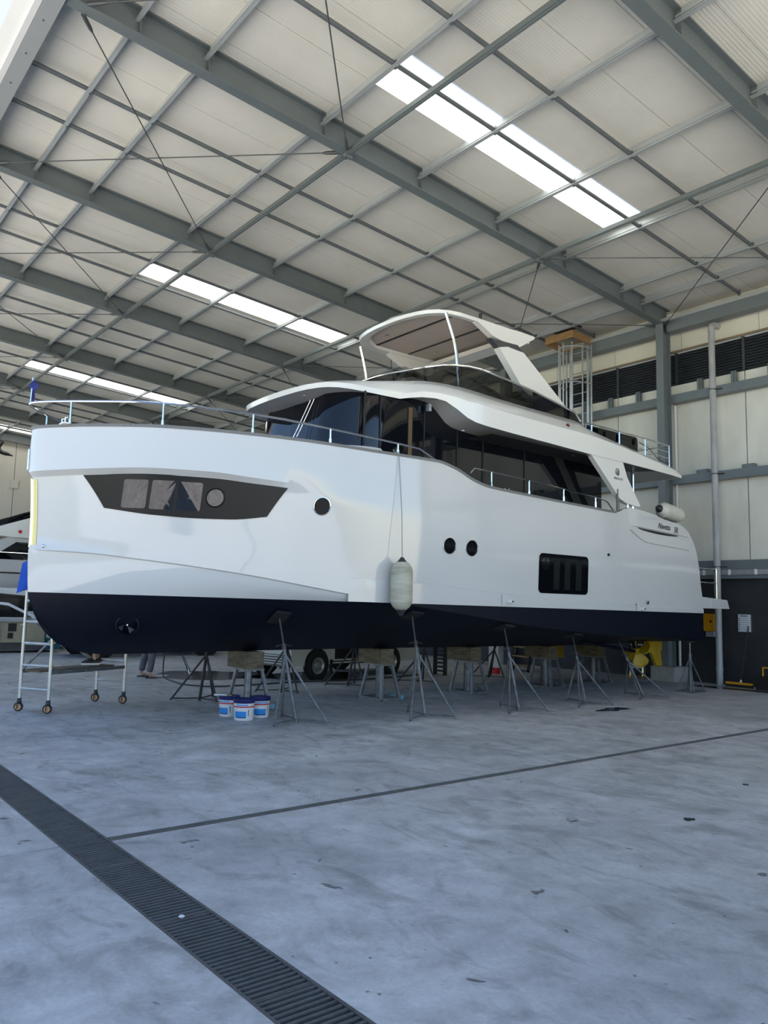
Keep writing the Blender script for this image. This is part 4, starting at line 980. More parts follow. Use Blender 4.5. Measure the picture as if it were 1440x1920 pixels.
# ------------------------------------------------------------------ scaffold tower
A, B, Cc, Dd = (-12.27, 3.20), (-11.82, 3.47), (-12.87, 4.50), (-12.42, 4.78)
sf = wthing('scaffold_tower', 'aluminium scaffold tower on tan castors beside the bow', 'scaffold', (-12.35, 4.0, 0))
def frame(p, q, h1, h2, rungs):
    for (x, y), h in ((p, h1), (q, h2)):
        MB().tube([(x, y, .16), (x, y, h)], .024, 10).build('post', 'scaf', sf)
        f = MB().tube([(x, y, .19), (x, y, .13)], .03, 8).box((x, y+.028, .09), (.03, .006, .11)).box((x, y-.028, .09), (.03, .006, .11)).build('castor_fork', 'stand_d', sf, smooth=0)
        wl = MB().lathe([(.02, -.018), (.045, -.021), (.05, 0), (.045, .021), (.0, .021)], (x-.02, y, .064), (.8, -.6, 0), 18).build('castor_wheel', 'castor_o', f)
        MB().lathe([(.044, -.019), (.064, -.014), (.0665, 0), (.064, .014), (.044, .019)], (x-.02, y, .0665), (.8, -.6, 0), 18).build('castor_tyre', 'rubber', wl)
    for z in rungs: MB().tube([(*p, z), (*q, z)], .02, 8).build('rung', 'scaf', sf)
frame(A, B, 2.15, 1.62, [.33, .66, .97, 1.28, 1.58]); frame(Cc, Dd, 1.6, 1.6, [.35, .66, 1.28, 1.55])
MB().bar((*B, .57), (*Dd, .57), .03, .05).build('platform_edge', 'stand', sf, smooth=0); MB().bar((*A, .57), (*Cc, .57), .03, .05).build('platform_edge', 'stand', sf, smooth=0)
mid = Vector(((A[0]+B[0]+Cc[0]+Dd[0])/4, (A[1]+B[1]+Cc[1]+Dd[1])/4, .61))
MB().bar((lerp(A[0], B[0], .36), lerp(A[1], B[1], .36), .58), (lerp(Cc[0], Dd[0], .36), lerp(Cc[1], Dd[1], .36), .58), .30, .03).build('platform_board', 'block', sf, smooth=0)
MB().bar((*A, .58), (B[0]+.0, B[1], 1.05), .022, .03).build('brace', 'stand', sf, smooth=0)
MB().bar((*A, 1.35), (*Cc, .62), .022, .035).build('brace', 'scaf', sf, smooth=0)
MB().bar((*B, .98), (*Dd, 1.5), .018, .03).build('brace', 'scaf', sf, smooth=0)
for p, z in ((B, .66), (B, .98), (B, 1.17)): MB().tube([(p[0]-.03, p[1]-.03, z), (p[0]+.05, p[1]+.03, z+.01)], .012, 6).build('brass_clip', 'brass', sf)
cl_ = []
for i in range(10):
    t = i/9; cl_.append([(-12.27+.02*math.sin(5*t), 3.16+.01*i*.3, 2.16-.42*t), (-12.245+.02*math.cos(7*t), 3.23, 2.16-.42*t), (-12.20-.02*t, 3.18+.06*math.sin(4*t), 2.14-.40*t), (-12.27, 3.10-.05*t, 2.12-.44*t)])
tag(MB().rings(cl_).build('work_cloth', 'blue', smooth=60), 'bright blue cloth hanging on the tall scaffold post', 'cloth')
# ------------------------------------------------------------------ people
def skin_body(name, nodes, edges, m, parent=None, sub=2):
    me = bpy.data.meshes.new(name); o0 = origin(parent)
    me.from_pydata([tuple(Vector(p)-o0) for p, r in nodes], edges, []); o = bpy.data.objects.new(name, me); C.objects.link(o)
    md = o.modifiers.new('s', 'SKIN'); 
    for i, (p, r) in enumerate(nodes):
        v = me.skin_vertices[0].data[i]; v.radius = (r, r) if not isinstance(r, tuple) else r; v.use_root = (i == 0)
    ss = o.modifiers.new('d', 'SUBSURF'); ss.levels = ss.render_levels = sub
    dg = bpy.context.evaluated_depsgraph_get(); nm = bpy.data.meshes.new_from_object(o.evaluated_get(dg)); bpy.data.objects.remove(o)
    nm.materials.clear(); nm.materials.append(M[m]); nm.polygons.foreach_set('use_smooth', [True]*len(nm.polygons))
    return link(name, nm, parent)
def person(label, base, face, feet, knees, hips_z, hands, shirt_m, trouser_m, shoes, trouser_end=.10):
    # base: x, y, ground height; face: unit direction; feet: two ankle points; hands: two wrist points
    bx, by, bz = base; f = Vector((*face, 0)).normalized(); l = Vector((-f.y, f.x, 0)); up = Vector((0, 0, 1)); o = Vector((bx, by, bz))
    pel = o+up*hips_z; chest = pel+up*.34+f*.02; neck = pel+up*.56; head = pel+up*.72+f*.03
    N = [(pel, (.13, .11)), (pel+up*.17, (.13, .105)), (chest, (.16, .115)), (neck, .055), (head-up*.06, .075), (head+up*.06, (.082, .095)), (head+up*.13, .06)]
    E = [(0, 1), (1, 2), (2, 3), (3, 4), (4, 5), (5, 6)]
    def add(p, r, a): N.append((p, r)); E.append((a, len(N)-1)); return len(N)-1
    legs, arms = [], []
    for s, ft, kn in ((1, feet[0], knees[0]), (-1, feet[1], knees[1])):
        ft = Vector(ft); kn = Vector(kn); hip = pel+l*s*.09-up*.03
        a = add(hip, .088, 0); k = add(kn, .058, a); cf = add(kn.lerp(ft, .4), .052, k); an = add(ft, .036, cf); toe = add(ft+f*.13-up*.055, (.038, .022), add(ft+f*.03-up*.045, (.036, .03), an))
        legs.append((hip, kn, ft))
    for s, hd in ((1, hands[0]), (-1, hands[1])):
        hd = Vector(hd); sh = neck-up*.07+l*s*.185; el = sh.lerp(hd, .52)-up*.05-f*.05+l*s*.05
        a = add(sh, .058, 2); e_ = add(el, .042, a); wr = add(hd, .027, e_); d = (hd-el).normalized(); pm = add(hd+d*.06, (.036, .018), wr)
        for k, (dx, ln) in enumerate(((-.026, .065), (-.009, .075), (.009, .07), (.025, .055))):
            kk = add(hd+d*.10+l*dx, .009, pm); add(hd+d*(.10+ln*.9)+l*dx+f*.02, .008, kk)
        add(hd+d*.06+l*(-.06)*s+f*.02, .009, add(hd+d*.02+l*(-.035)*s, .011, wr))
        arms.append((sh, el, hd))
    t = skin_body('person', N, E, 'skin'); tag(t, label, 'person')
    hd_ = head+up*.03
    MB().lathe([(0, -.02), (.016, -.01), (.018, .004), (.006, .03), (0, .034)], hd_+f*.088-up*.035, f, 8).build('nose', 'skin', t)
    for s in (1, -1):
        MB().lathe([(0, -.012), (.010, -.006), (.012, 0), (.010, .006), (0, .01)], hd_+f*.082+l*s*.034, f, 8).build('eye', 'ink', t)
        MB().lathe([(0, -.01), (.028, -.006), (.030, .004), (0, .01)], hd_+l*s*.088-up*.01, l*s, 10).build('ear', 'skin', t)
    MB().bar(hd_+f*.086-up*.075-l*.025, hd_+f*.086-up*.075+l*.025, .012, .010).build('mouth', 'red', t, smooth=0)
    MB().lathe([(.094, -.01), (.104, .03), (.098, .075), (.065, .115), (0, .13)], head+up*.02-f*.012, (0, 0, 1), 18).build('hair', 'hair', t)
    NT = [(pel+up*.08, (.15, .125)), (pel, (.155, .13))]; ET = [(0, 1)]
    for hip, kn, ft in legs:
        i = len(NT); NT += [(hip, .115), (kn, .085), (kn.lerp(ft, .5), .078), (ft.lerp(kn, trouser_end*.6), .07)]; ET += [(1, i), (i, i+1), (i+1, i+2), (i+2, i+3)]
    skin_body('trousers', NT, ET, trouser_m, t)
    NS = [(pel+up*.05, (.16, .135)), (pel+up*.2, (.15, .125)), (chest, (.18, .135)), (neck-up*.05, .085)]; ES = [(0, 1), (1, 2), (2, 3)]
    for sh, el, h_ in arms:
        i = len(NS); NS += [(sh, .078), (sh.lerp(el, .75), .062)]; ES += [(2, i), (i, i+1)]
    skin_body('shirt', NS, ES, shirt_m, t)
    for hip, kn, ft in legs:
        g = ft.z-.085
        if shoes == 'trainers':
            so = MB()
            prof = lambda z0, gr: [[ft+f*a-l*w_*gr+up*(z0-ft.z) for a, w_ in ((-.07, .03), (.06, .045), (.15, .04), (.20, .015))]+[ft+f*a+l*w_*gr+up*(z0-ft.z) for a, w_ in ((.20, .015), (.15, .04), (.06, .045), (-.07, .03))]]
            sole = MB().rings([prof(g+.001, 1.0)[0], prof(g+.028, 1.0)[0]]).build('sole', 'white', t, smooth=30)
            up1 = prof(g+.028, .98)[0]; up2 = prof(g+.07, .9)[0]; up3 = [p.lerp(ft+up*.02, .55)+up*.0 for p in prof(g+.10, .8)[0]]
            for p in (up2[3], up2[4]): p -= up*.022
            MB().rings([up1, up2, up3]).build('shoe', 'black', t, smooth=50)
        else:
            pts = [(-.08, .035), (.02, .045), (.12, .05), (.18, .03)]
            R0 = [ft+f*a-l*w_ for a, w_ in pts]+[ft+f*a+l*w_ for a, w_ in reversed(pts)]
            MB().rings([[Vector((p.x, p.y, g+.001)) for p in R0], [Vector((p.x, p.y, g+.02)) for p in R0]]).build('flip_flop', 'black', t, smooth=30)
            MB().tube([ft+f*.03-l*.045+up*(g+.02-ft.z), ft+f*.10+up*(g+.055-ft.z), ft+f*.03+l*.045+up*(g+.02-ft.z)], .006, 6).build('strap', 'black', t)
    return t
person('person in grey trousers and flip-flops spraying the floor with a hose', (-16.3, 6.73, 0), (.35, .93), [(-16.50, 6.70, .09), (-16.10, 6.72, .09)], [(-16.45, 6.76, .50), (-16.14, 6.78, .50)], .90,
       [(-16.25, 7.15, 1.02), (-16.0, 7.10, .98)], 'shirt', 'greycloth', 'flops')
person('person in black trainers with white soles standing on the scaffold platform', (-12.73, 4.38, .597), (-.25, -.97), [(-12.63, 4.37, .684), (-12.79, 4.46, .684)], [(-12.66, 4.35, 1.09), (-12.82, 4.42, 1.09)], .90,
       [(-12.6, 4.05, 1.85), (-12.95, 4.0, 1.6)], 'shirt', 'darkcloth', 'trainers', 1.5)
# hose, jet of water and wet floor
tag(MB().tube(spline([(-16.05, 7.20, 1.0), (-16.0, 7.0, .55), (-16.0, 6.98, .10), (-15.75, 6.95, .016), (-15.2, 6.85, .016), (-14.53, 6.80, .016), (-14.0, 7.1, .016), (-13.95, 7.9, .016), (-14.05, 9.1, .016), (-13.9, 10.6, .016), (-14.3, 12.6, .016)], 7), .014, 8).build('garden_hose', 'hose'), 'black garden hose trailing across the floor behind the bow', 'hose')
tag(MB().tube([(-16.2, 7.30, 1.0), (-16.45, 7.55, .55), (-16.55, 7.85, .02)], [.008, .016, .035], 8).build('water_jet', 'water'), 'jet of water hitting the floor from the hose', 'water jet')
def blob(name, m, label, c, rx, ry, seed, cat, z=.0015):
    rnd = random.Random(seed); n = 40; ph = [rnd.random()*6.28 for _ in range(5)]
    P = [(c[0]+rx*math.cos(a)*(1+.22*math.sin(2*a+ph[0])+.14*math.sin(5*a+ph[1])+.08*math.sin(9*a+ph[2])), c[1]+ry*math.sin(a)*(1+.22*math.sin(3*a+ph[3])+.12*math.sin(6*a+ph[4])), z) for a in [2*math.pi*k/n for k in range(n)]]
    return tag(MB().add([(*c, z)]+P, [(0, 1+k, 1+(k+1) % n) for k in range(n)]).build(name, m, smooth=0), label, cat)
blob('puddle', 'puddle', 'wet puddle where the hose jet lands', (-16.3, 8.2), .9, 1.3, 3, 'puddle')
blob('puddle', 'puddle', 'wide wet patch under the white van', (-15.2, 10.2), .8, 1.5, 4, 'puddle')
blob('puddle', 'puddle', 'black oily puddle beside the stand below the square window', (-8.08, 11.52), .17, .40, 5, 'puddle')
blob('puddle', 'puddle', 'long wet streak along the wall by the broom', (-8.6, 17.0), 1.6, .22, 6, 'puddle')
blob('oil_spot', 'pit', 'small black oil spot on the open floor, largest of those', (-3.55, 6.05), .035, .06, 8, 'stain')
blob('oil_spot', 'pit', 'black spot on the floor near the right edge', (-3.93, 7.72), .03, .04, 9, 'stain')
tag(MB().lathe([(0, 0), (.014, 0), (.018, .006), (.009, .012), (0, .012)], (-4.02, 1.93, .0), n=6).build('crumpled_wrapper', 'paper', smooth=20), 'small crumpled white wrapper lying on the drain grate', 'litter')
# ------------------------------------------------------------------ fenders on the yacht
def fender(label, o, ax, r, L, m, mend, rope=None, group=None):
    t = wthing('fender', label, 'fender', tuple(o)); ax = Vector(ax).normalized(); o = Vector(o)
    MB().lathe([(r*.42, .10*L), (r*.72, .15*L), (r*.93, .21*L), (r, .28*L), (r, .74*L), (r*.93, .81*L), (r*.72, .88*L), (r*.5, .915*L)], o, ax, 28).build('body', m, t)
    MB().lathe([(0, 0), (r*.16, .004*L), (r*.22, .03*L), (r*.50, .11*L)], o, ax, 20).build('end_cap', mend, t)
    MB().lathe([(r*.56, .895*L), (r*.22, .97*L), (r*.16, .995*L), (0, L)], o, ax, 20).build('end_cap', mend, t)
    MB().lathe([(r*1.005, .235*L), (r*1.012, .245*L), (r*1.012, .285*L), (r*1.005, .295*L)], o, ax, 28).build('band', m, t)
    if rope: MB().tube(rope, .007, 6).build('rope', 'rope', t)
    return t
fy = 7.44; fx = XC+2.09+.172
fender('weathered white fender with black ends hanging on a rope from the rail', (fx, fy, 1.485), (0, 0, 1), .163, .86, 'fender', 'fendblack',
       [(fx, fy, 2.33), (fx-.03, fy, 3.0), (XC+2.135, fy, 3.89), (XC+2.12, fy, 3.93), (XC+2.05, fy, 3.93), (XC+2.03, fy-.03, 3.97)])
fender('cream fender with black end lying on the aft quarter', (XC+2.0, 14.50, 3.775), (-.02, 1, -.10), .165, 1.05, 'fender_w', 'fendblack')
# ------------------------------------------------------------------ along the right wall
dp = wthing('downpipe', 'grey plastic downpipe running down the right wall', 'downpipe', (-9.5, 17.62, 0))
MB().tube([(-9.5, 17.62, 0), (-9.5, 17.62, 8.50), (-9.5, 17.64, 8.56), (-9.5, 17.72, 8.60), (-9.5, 17.95, 8.60)], .075, 16).build('pipe', 'pvc', dp)
for z in (.30, 2.75, 4.95, 7.0, 8.40): MB().tube([(-9.5, 17.62, z), (-9.5, 17.62, z+.10)], .081, 16).build('socket', 'pvc', dp)
for z in (2.7, 4.9, 6.95): MB().tube([(-9.5, 17.62, z), (-9.5, 17.62, z+.02)], .084, 14).bounds((-9.46, 17.62, z-.005), (-9.28, 17.66, z+.015)).build('pipe_clamp', 'black', dp, smooth=30)
sg = wthing('wall_sign', 'white safety notice with print, mounted on the dark wall', 'sign', (-9.02, 17.9, 1.2))
MB().bounds((-9.18, 17.895, 1.22), (-8.87, 17.918, 1.63)).build('board', 'alu', sg, smooth=0)
MB().bounds((-9.165, 17.891, 1.235), (-8.885, 17.896, 1.615)).build('print_sheet', 'paper', sg, smooth=0)
MB().bounds((-9.12, 17.888, 1.575), (-8.95, 17.892, 1.595)).build('heading', 'ink', sg, smooth=0)
for i in range(6):
    z = 1.535-.05*i; MB().bounds((-9.15, 17.888, z-.012), (-9.125, 17.892, z+.012)).build('pictogram', 'ink', sg, smooth=0)
    MB().bounds((-9.10, 17.888, z-.004), (-8.92+.02*((i*7) % 3-1), 17.892, z+.003)).build('text_line', 'girt', sg, smooth=0)
yb = wthing('wall_box', 'orange wall box behind the stern', 'box', (-9.82, 17.8, 1.1))
MB().prism(round_rect(-9.96, -9.71, 1.21, 1.62, .03), lambda x, z: (x, 17.78, z), lambda x, z: (x, 17.92, z)).build('case', 'amber', yb, smooth=0)
MB().box((-9.78, 17.775, 1.44), (.04, .015, .06)).build('latch', 'black', yb, smooth=0); MB().bounds((-9.94, 17.84, 1.08), (-9.74, 17.92, 1.20)).build('label_plate', 'dull', yb, smooth=0)
bm_ = wthing('push_broom', 'push broom with black pole leaning on the wall under the sign', 'broom', (-8.95, 17.5, 0))
MB().tube([(-8.95, 17.50, .10), (-8.92, 17.86, 1.36)], .013, 8).build('pole', 'black', bm_)
MB().box((-8.98, 17.50, .085), (.62, .07, .05)).build('head', 'amber', bm_, smooth=0); MB().box((-8.98, 17.49, .033), (.60, .08, .064)).build('bristles', 'black', bm_, smooth=0)
MB().lathe([(.022, 0), (.022, .05), (.014, .07)], (-8.95, 17.50, .10), (0, .27, .96), 10).build('socket', 'white', bm_)
bt = wthing('tool_case', 'black tool case with yellow grip at the right edge', 'tool case', (-8.3, 17.5, 0))
MB().bounds((-8.52, 17.3, 0), (-8.10, 17.6, .30)).build('case', 'black', bt, smooth=0); MB().tube([(-8.42, 17.45, .30), (-8.42, 17.45, .48), (-8.2, 17.45, .48), (-8.2, 17.45, .30)], .02, 8).build('grip', 'amber', bt)
# steel ladder with safety cage up to the roof hatch
ld = wthing('cage_ladder', 'aluminium ladder with safety cage up to a wooden roof hatch', 'ladder', (-13.2, 17.4, 3.5))
for x in (-13.55, -12.97): MB().bounds((x-.035, 17.42, 3.9), (x+.035, 17.50, 9.0)).build('stile', 'alu', ld, smooth=0)
for k in range(17): MB().tube([(-13.55, 17.46, 4.1+.29*k), (-12.97, 17.46, 4.1+.29*k)], .014, 6).build('rung', 'alu', ld)
cage = [(-13.26+.42*math.cos(a), 17.36-.62*math.sin(a)) for a in np.linspace(math.radians(-5), math.radians(185), 13)]
for z in (6.55, 7.75, 8.75): MB().tube([(x, y, z) for x, y in cage], .022, 6).build('hoop', 'alu', ld)
for i in (0, 2, 4, 6, 8, 10, 12): MB().bar((*cage[i], 6.5), (*cage[i], 8.86), .045, .012, (0, 1, 0)).build('cage_bar', 'alu', ld, smooth=0)
for x, z in ((-13.55, 4.2), (-12.97, 4.2), (-13.55, 6.9), (-12.97, 6.9)): MB().bounds((x-.02, 17.46, z), (x+.02, 17.645, z+.05)).build('wall_bracket', 'alu', ld, smooth=0)
ht = wthing('roof_hatch', 'square timber roof hatch frame above the caged ladder', 'hatch', (-13.35, 17.0, 8.95))
for a, b in (((-13.85, 16.72), (-12.92, 16.72)), ((-12.92, 16.72), (-12.92, 17.48)), ((-12.92, 17.48), (-13.85, 17.48)), ((-13.85, 17.48), (-13.85, 16.72))):
    z0 = zb(a[1])+.12; z1 = zb(b[1])+.12; MB().bar((*a, z0), (*b, z1), .045, .20).build('frame_board', 'wood', ht, smooth=0)
MB().bounds((-13.83, 16.75, 9.33), (-12.94, 17.46, 9.345)).build('hatch_lid', 'black', ht, smooth=0)
# hook below the far end beam
hk = wthing('hoist_hook', 'dark hoist hook hanging below the far end beam', 'hook', (-42.3, 9.3, 9.0))
MB().tube([(-42.3, 9.3, 9.36), (-42.3, 9.3, 9.15)], .05, 8).build('shank', 'black', hk); MB().tube(spline([(-42.3, 9.3, 9.3), (-42.3, 9.15, 8.95), (-42.3, 9.3, 8.75), (-42.3, 9.62, 8.68), (-42.3, 9.85, 8.62)], 5), [.11]*11+[.10]*4+[.08, .07, .05, .04, .03, .02], 8).build('hook', 'black', hk)

# ------------------------------------------------------------------ vehicles
def wheel(parent, x, y, r, wd, s, rimm='rim'):
    t = MB().lathe([(r*.6, -wd*.2), (r*.62, -wd/2), (r*.93, -wd/2), (r, -wd*.3), (r, wd*.3), (r*.93, wd/2), (r*.62, wd/2), (r*.6, wd*.2)], (x, y, r), (0, s, 0), 26).build('wheel', 'tyre', parent)
    MB().lathe([(r*.62, wd*.30), (r*.60, wd*.48), (r*.50, wd*.44), (r*.42, wd*.28), (r*.24, wd*.30), (r*.20, wd*.46), (0, wd*.5)], (x, y, r), (0, s, 0), 22).build('rim', rimm, t)
    for k in range(10):
        a = 2*math.pi*k/10; c = Vector((x+r*.36*math.cos(a), y+s*wd*.30, r+r*.36*math.sin(a))); MB().lathe([(0, 0), (r*.05, 0), (r*.05, .004), (0, .005)], c, (0, s, 0), 6).build('rim_hole', 'black', t)
def vehicle(name, label, cat, loc, rz, W, body, cabin, wheels, r, paint, glass=(), front=None, screen=None, extra=None):
    t = thing(name, label, cat, loc, None, rz); h = W/2
    MB().prism(body, lambda x, z: (x, -h, z), lambda x, z: (x, h, z)).build('body', paint, t, smooth=0)
    zc0 = min(z for x, z in cabin); zc1 = max(z for x, z in cabin); ty = lambda z: h-.16*(z-zc0)/(zc1-zc0)-.004
    MB().prism(cabin, lambda x, z: (x, -ty(z), z), lambda x, z: (x, ty(z), z)).build('cabin', paint, t, smooth=0)
    for P in glass:
        for s in (1, -1):
            MB().add([(x, s*(ty(z)+.006), z) for x, z in P], [tuple(range(len(P)))]).build('side_window', 'carglass', t, smooth=0)
    if screen:
        (xa, za), (xb, zb_) = screen; MB().add([(xa+.01, -ty(za)+.06, za+.01), (xa+.01, ty(za)-.06, za+.01), (xb+.01, ty(zb_)-.06, zb_+.006), (xb+.01, -ty(zb_)+.06, zb_+.006)], [(0, 1, 2, 3)]).build('windscreen', 'carglass', t, smooth=0)
    for x in wheels:
        for s in (1, -1):
            MB().lathe([(0, -.02), (r*1.2, -.02), (r*1.2, .012), (0, .012)], (x, s*h, r*1.05), (0, s, 0), 24).build('wheel_arch', 'black', t)
            wheel(t, x, s*(h-.035), r, .19, s)
    if front is not None:
        xf, zf = front
        for s in (1, -1): MB().box((xf+.01, s*(h-.25), zf), (.05, .36, .15)).build('headlamp', 'lamp', t, smooth=0)
        MB().box((xf+.01, 0, zf-.01), (.04, W-.95, .13)).build('grille', 'black', t, smooth=0)
        bp = MB().box((xf+.03, 0, zf-.32), (.12, W*.98, .24)).build('bumper', 'grey_m', t, smooth=0)
        for k in range(4): MB().box((xf+.095, 0, zf-.22-.055*k), (.012, W*.8, .014)).build('bumper_slat', 'alu', bp, smooth=0)
    if extra: extra(t, h)
    return t
def van_extra(t, h):
    for s in (1, -1):
        MB().bounds((-1.15, s*(h+.004)-.003, .42), (.75, s*(h+.004)+.003, 1.05)).build('open_door_shade', 'black', t, smooth=0)  # flat black sheet painting the dark inside of the open sliding door
        for z in (.30, .36): MB().bounds((-1.3, s*(h+.01)-.004, z), (.8, s*(h+.01)+.004, z+.025)).build('sill_strip', 'black', t, smooth=0)
        MB().bounds((.86, s*(h-.02)-.01, .10), (.90, s*(h-.02)+.08, .42)).build('mud_flap', 'black', t, smooth=0)
vehicle('white_van', 'old white van with a steel front wheel behind the keel blocks', 'van', (-15.45, 10.9, 0), math.radians(-80), 1.68,
        [(2.0, .30), (2.08, .75), (1.9, 1.02), (-2.25, 1.02), (-2.25, .32)], [(1.9, 1.0), (1.25, 1.62), (.95, 1.85), (-2.15, 1.88), (-2.25, 1.0)], (1.30, -1.15), .30, 'carbeige',
        [[(1.55, 1.08), (1.1, 1.55), (.45, 1.6), (.45, 1.08)], [(.3, 1.1), (.3, 1.6), (-1.0, 1.62), (-1.0, 1.1)]], (2.06, .74), ((1.9, 1.02), (1.0, 1.82)), van_extra)
vehicle('silver_pickup', 'silver pickup truck parked far behind the bow, mostly hidden by the hull', 'car', (-22.9, 9.3, 0), math.radians(90), 1.8,
        [(2.4, .42), (2.42, .95), (1.2, 1.08), (-2.5, 1.08), (-2.5, .48)], [(1.2, 1.05), (.55, 1.7), (-.7, 1.74), (-1.0, 1.05)], (1.6, -1.55), .38, 'carsilver',
        [[(.95, 1.12), (.45, 1.6), (-.6, 1.63), (-.8, 1.12)]], (2.4, .80), ((1.2, 1.07), (.55, 1.69)))
vehicle('white_hatchback', 'white hatchback parked behind the generator', 'car', (-27.3, 6.3, 0), math.radians(78), 1.72,
        [(2.0, .30), (2.02, .70), (1.1, .95), (-1.9, 1.0), (-1.95, .35)], [(1.25, .92), (.25, 1.42), (-.6, 1.50), (-1.75, 1.35), (-1.92, .95)], (1.3, -1.2), .31, 'carwhite',
        [[(.95, .98), (.25, 1.33), (-.4, 1.42), (-.4, .98)], [(-.5, .98), (-.5, 1.42), (-1.5, 1.3), (-1.6, .98)]], (2.0, .62), ((1.25, .94), (.25, 1.41)))
vehicle('white_minivan', 'white minivan with dark rear glass behind the hatchback', 'van', (-30.2, 7.0, 0), math.radians(85), 1.8,
        [(2.2, .32), (2.25, .85), (1.5, 1.08), (-2.3, 1.08), (-2.3, .36)], [(1.6, 1.05), (.9, 1.72), (.5, 1.90), (-2.2, 1.92), (-2.3, 1.05)], (1.45, -1.35), .33, 'carwhite',
        [[(1.2, 1.12), (.75, 1.65), (-.2, 1.72), (-.2, 1.12)], [(-.35, 1.12), (-.35, 1.72), (-2.0, 1.72), (-2.1, 1.12)]], (2.22, .75), ((1.6, 1.07), (.9, 1.71)))
gn = wthing('generator_trailer', 'beige generator with teal end frames standing by the far left', 'generator', (-25.0, 6.2, 0))
MB().bounds((-25.7, 5.75, .30), (-24.65, 7.0, .92)).build('housing', 'genset', gn, smooth=0); MB().bounds((-25.75, 5.7, .90), (-24.6, 7.2, .99)).build('roof', 'dull', gn, smooth=0)
MB().bounds((-25.7, 5.7, .08), (-24.7, 7.05, .30)).build('skid', 'grey_m', gn, smooth=0)
MB().bounds((-25.75, 5.45, .05), (-24.55, 5.70, 1.0)).build('end_frame', 'teal', gn, smooth=0); MB().bounds((-25.7, 7.02, .08), (-24.8, 7.5, .75)).build('end_tank', 'teal', gn, smooth=0)
MB().bounds((-24.66, 5.98, .62), (-24.63, 6.2, .85)).build('vent_grille', 'black', gn, smooth=0); MB().bounds((-24.66, 5.98, .42), (-24.63, 6.12, .58)).build('control_panel', 'black', gn, smooth=0)
MB().bounds((-24.66, 6.28, .36), (-24.635, 6.95, .86)).build('access_door', 'genset', gn, smooth=0); MB().bounds((-24.64, 6.3, .80), (-24.625, 6.45, .83)).build('decal', 'white', gn, smooth=0)
MB().bounds((-24.56, 5.48, .30), (-24.54, 5.62, .55)).build('warning_label', 'paper', gn, smooth=0); MB().bounds((-24.545, 5.49, .42), (-24.535, 5.61, .45)).build('label_stripe', 'red', gn, smooth=0)
# wooden steps and small kit under the far side
stp = wthing('wooden_steps', 'wooden boarding steps with dark stringers behind the hull', 'steps', (-14.3, 16.2, 0))
for dx in (0, .7): MB().bar((-14.9+dx, 16.95-dx*.3, 1.25), (-14.4+dx, 16.05-dx*.3, .02), .04, .12).build('stringer', 'black', stp, smooth=0)
for k in range(5):
    t = (k+.6)/5; x = lerp(-14.9, -14.4, t); y = lerp(16.95, 16.05, t); MB().bar((x, y, lerp(1.2, .05, t)), (x+.7, y-.21, lerp(1.2, .05, t)), .2, .03).build('tread', 'wood', stp, smooth=0)
rs = wthing('red_white_board', 'white board with red ends standing behind the far jack stand', 'board', (-13.9, 14.8, 0))
MB().bounds((-14.05, 14.75, .15), (-13.72, 14.85, .68)).build('panel', 'white', rs, smooth=0); MB().bounds((-14.0, 14.74, .74), (-13.72, 14.86, .95)).build('red_top', 'red', rs, smooth=0); MB().bounds((-13.98, 14.74, .0), (-13.76, 14.86, .14)).build('red_foot', 'red', rs, smooth=0)
MB().bounds((-14.0, 14.77, .66), (-13.8, 14.83, .76)).build('neck', 'grey_m', rs, smooth=0)
sl = wthing('step_ladder', 'aluminium step ladder with yellow feet behind the propeller', 'ladder', (-11.5, 17.35, 0))
for x, y in ((-11.64, 17.28), (-11.38, 17.42)):
    MB().bar((x, y, .05), (x-.05, y+.12, 1.6), .035, .02).build('stile', 'steel', sl, smooth=0); MB().box((x, y, .03), (.06, .05, .06)).build('foot', 'amber', sl, smooth=0)
    MB().bar((x-.15, y+.33, .0), (x-.05, y+.12, 1.6), .025, .02).build('rear_leg', 'alu', sl, smooth=0)
for k in range(5): MB().bar((-11.64-.01*k, 17.28+.02*k, .25+.28*k), (-11.38-.01*k, 17.42+.02*k, .25+.28*k), .06, .02).build('tread', 'alu', sl, smooth=0)
ch = wthing('slatted_rack', 'slatted dark rack standing upright behind the hull', 'rack', (-14.2, 13.2, 0))
for x in (-14.35, -14.0): MB().bounds((x-.02, 13.15, 0), (x+.02, 13.25, 1.3)).build('upright', 'stand_d', ch, smooth=0)
for k in range(13): MB().bounds((-14.35, 13.16, .08+.095*k), (-14.0, 13.24, .12+.095*k)).build('slat', 'stand_d', ch, smooth=0)

# ------------------------------------------------------------------ second yacht far behind on the left
y2 = wthing('motor_yacht', 'smaller white flybridge yacht standing far back on the left', 'yacht', (-34.8, 2.0, 0))
X2 = -34.9
def sec(y): 
    t = min(max((y+2.0)/4.0, 0), 1); return 1.9*math.sin(t*math.pi/2)**.8
G = [[], [], [], [], []]
for y in np.linspace(-2, 14, 40):
    b = sec(y); k = max(.75-(y+2)*.0, .75) if y > -.5 else lerp(1.9, .75, (y+2)/1.5)
    for g, (bb, z) in zip(G, ((0, k), (b*.85, 1.55+.25*max(0, 1-(y+2)/5)), (b*.88, 1.62+.25*max(0, 1-(y+2)/5)), (b, 2.48), (b, 2.78))): g.append((bb, y, z))
hm2 = MB()
for s in (1, -1): hm2.grid([[(X2+s*b, y, z) for b, y, z in R] for R in G]); hm2.grid([[(X2+s*b, y, z) for b, y, z in G[4]], [(X2, y, z) for b, y, z in G[4]]])
hm2.add([(X2+s*b, 14, z) for s, R in ((1, G[0]), (1, G[1]), (1, G[3]), (1, G[4]), (-1, G[4]), (-1, G[3]), (-1, G[1])) for b, y, z in [R[-1]]], [(0, 1, 2, 3, 4, 5, 6)])
hm2.build('hull', 'gel', y2, smooth=30)
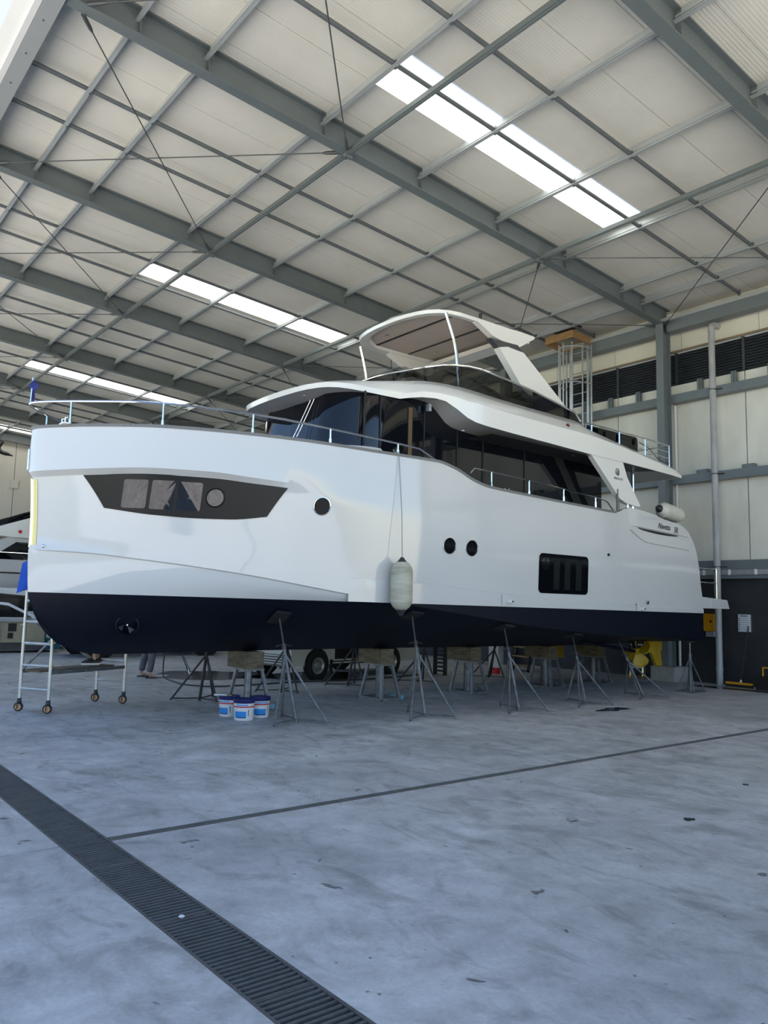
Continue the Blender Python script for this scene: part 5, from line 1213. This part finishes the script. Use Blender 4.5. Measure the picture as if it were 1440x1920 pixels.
for s in (1, -1):
    MB().tube([(X2+s*(sec(y)+.01), y, 2.52) for y in np.linspace(-1.95, 14, 30)], .03, 6).build('rub_rail', 'black', y2)
    MB().prism([(5.0, 2.75), (7.9, 3.95), (13.0, 3.9), (13.6, 2.75)], lambda y, z: (X2+s*1.55, y, z), lambda y, z: (X2, y, z)).build('deckhouse', 'gel', y2, smooth=0)
    MB().add([(X2+s*1.56, y, z) for y, z in ((7.2, 3.05), (8.15, 3.75), (12.6, 3.70), (12.9, 3.05))], [(0, 1, 2, 3)]).build('saloon_window', 'bglass', y2, smooth=0)
    MB().prism([(6.4, 4.02), (7.4, 4.3), (8.6, 4.75), (13.4, 4.6), (13.6, 3.92), (7.9, 3.92)], lambda y, z: (X2+s*1.75, y, z), lambda y, z: (X2, y, z)).build('fly_moulding', 'gel_lit', y2, smooth=0)
    MB().add([(X2+s*1.70, 7.7, 4.45), (X2+s*1.72, 8.9, 4.72), (X2+s*1.6, 9.4, 5.25), (X2+s*1.55, 8.3, 4.85)], [(0, 1, 2, 3)]).build('fly_screen', 'bglass', y2, smooth=0)
    MB().tube([(X2+s*1.72, 7.2, 4.42), (X2+s*1.6, 8.3, 4.88), (X2+s*1.6, 9.5, 5.3)], .035, 6).build('fly_rail', 'black', y2)
    MB().lathe([(0, 0), (.07, 0), (.07, .03), (0, .04)], (X2+s*1.75, 8.2, 4.15), (s, 0, 0), 10).build('nav_light', 'red', y2)
    dr = MB().tube([(X2+s*(sec(y)-.08), y, 3.30) for y in np.linspace(-1.5, 12, 20)], .02, 6).build('deck_rail', 'steel', y2)
    for y in np.arange(-1, 12, 1.9): MB().tube([(X2+s*(sec(y)-.06), y+.5, 2.78), (X2+s*(sec(y)-.08), y, 3.30)], .018, 6).build('stanchion', 'steel', dr)
for i, y in enumerate((1.5, 5.0, 9.0, 12.0)):
    cr = wthing('keel_cradle', 'steel cradle under the far left yacht, %s counting from its bow' % ('first', 'second', 'third', 'last')[i], 'cradle', (X2, y, 0), 'cradles under the far yacht')
    MB().bounds((X2-.3, y-.2, 0), (X2+.3, y+.2, .74)).build('keel_post', 'block', cr, smooth=0)
    for s in (1, -1): MB().bar((X2+s*1.5, y, .02), (X2+s*1.25, y, 1.2), .1, .1, (0, 1, 0)).build('side_prop', 'stand_d', cr, smooth=0); MB().bar((X2, y, .06), (X2+s*1.6, y, .06), .1, .1).build('cross_bar', 'stand_d', cr, smooth=0)
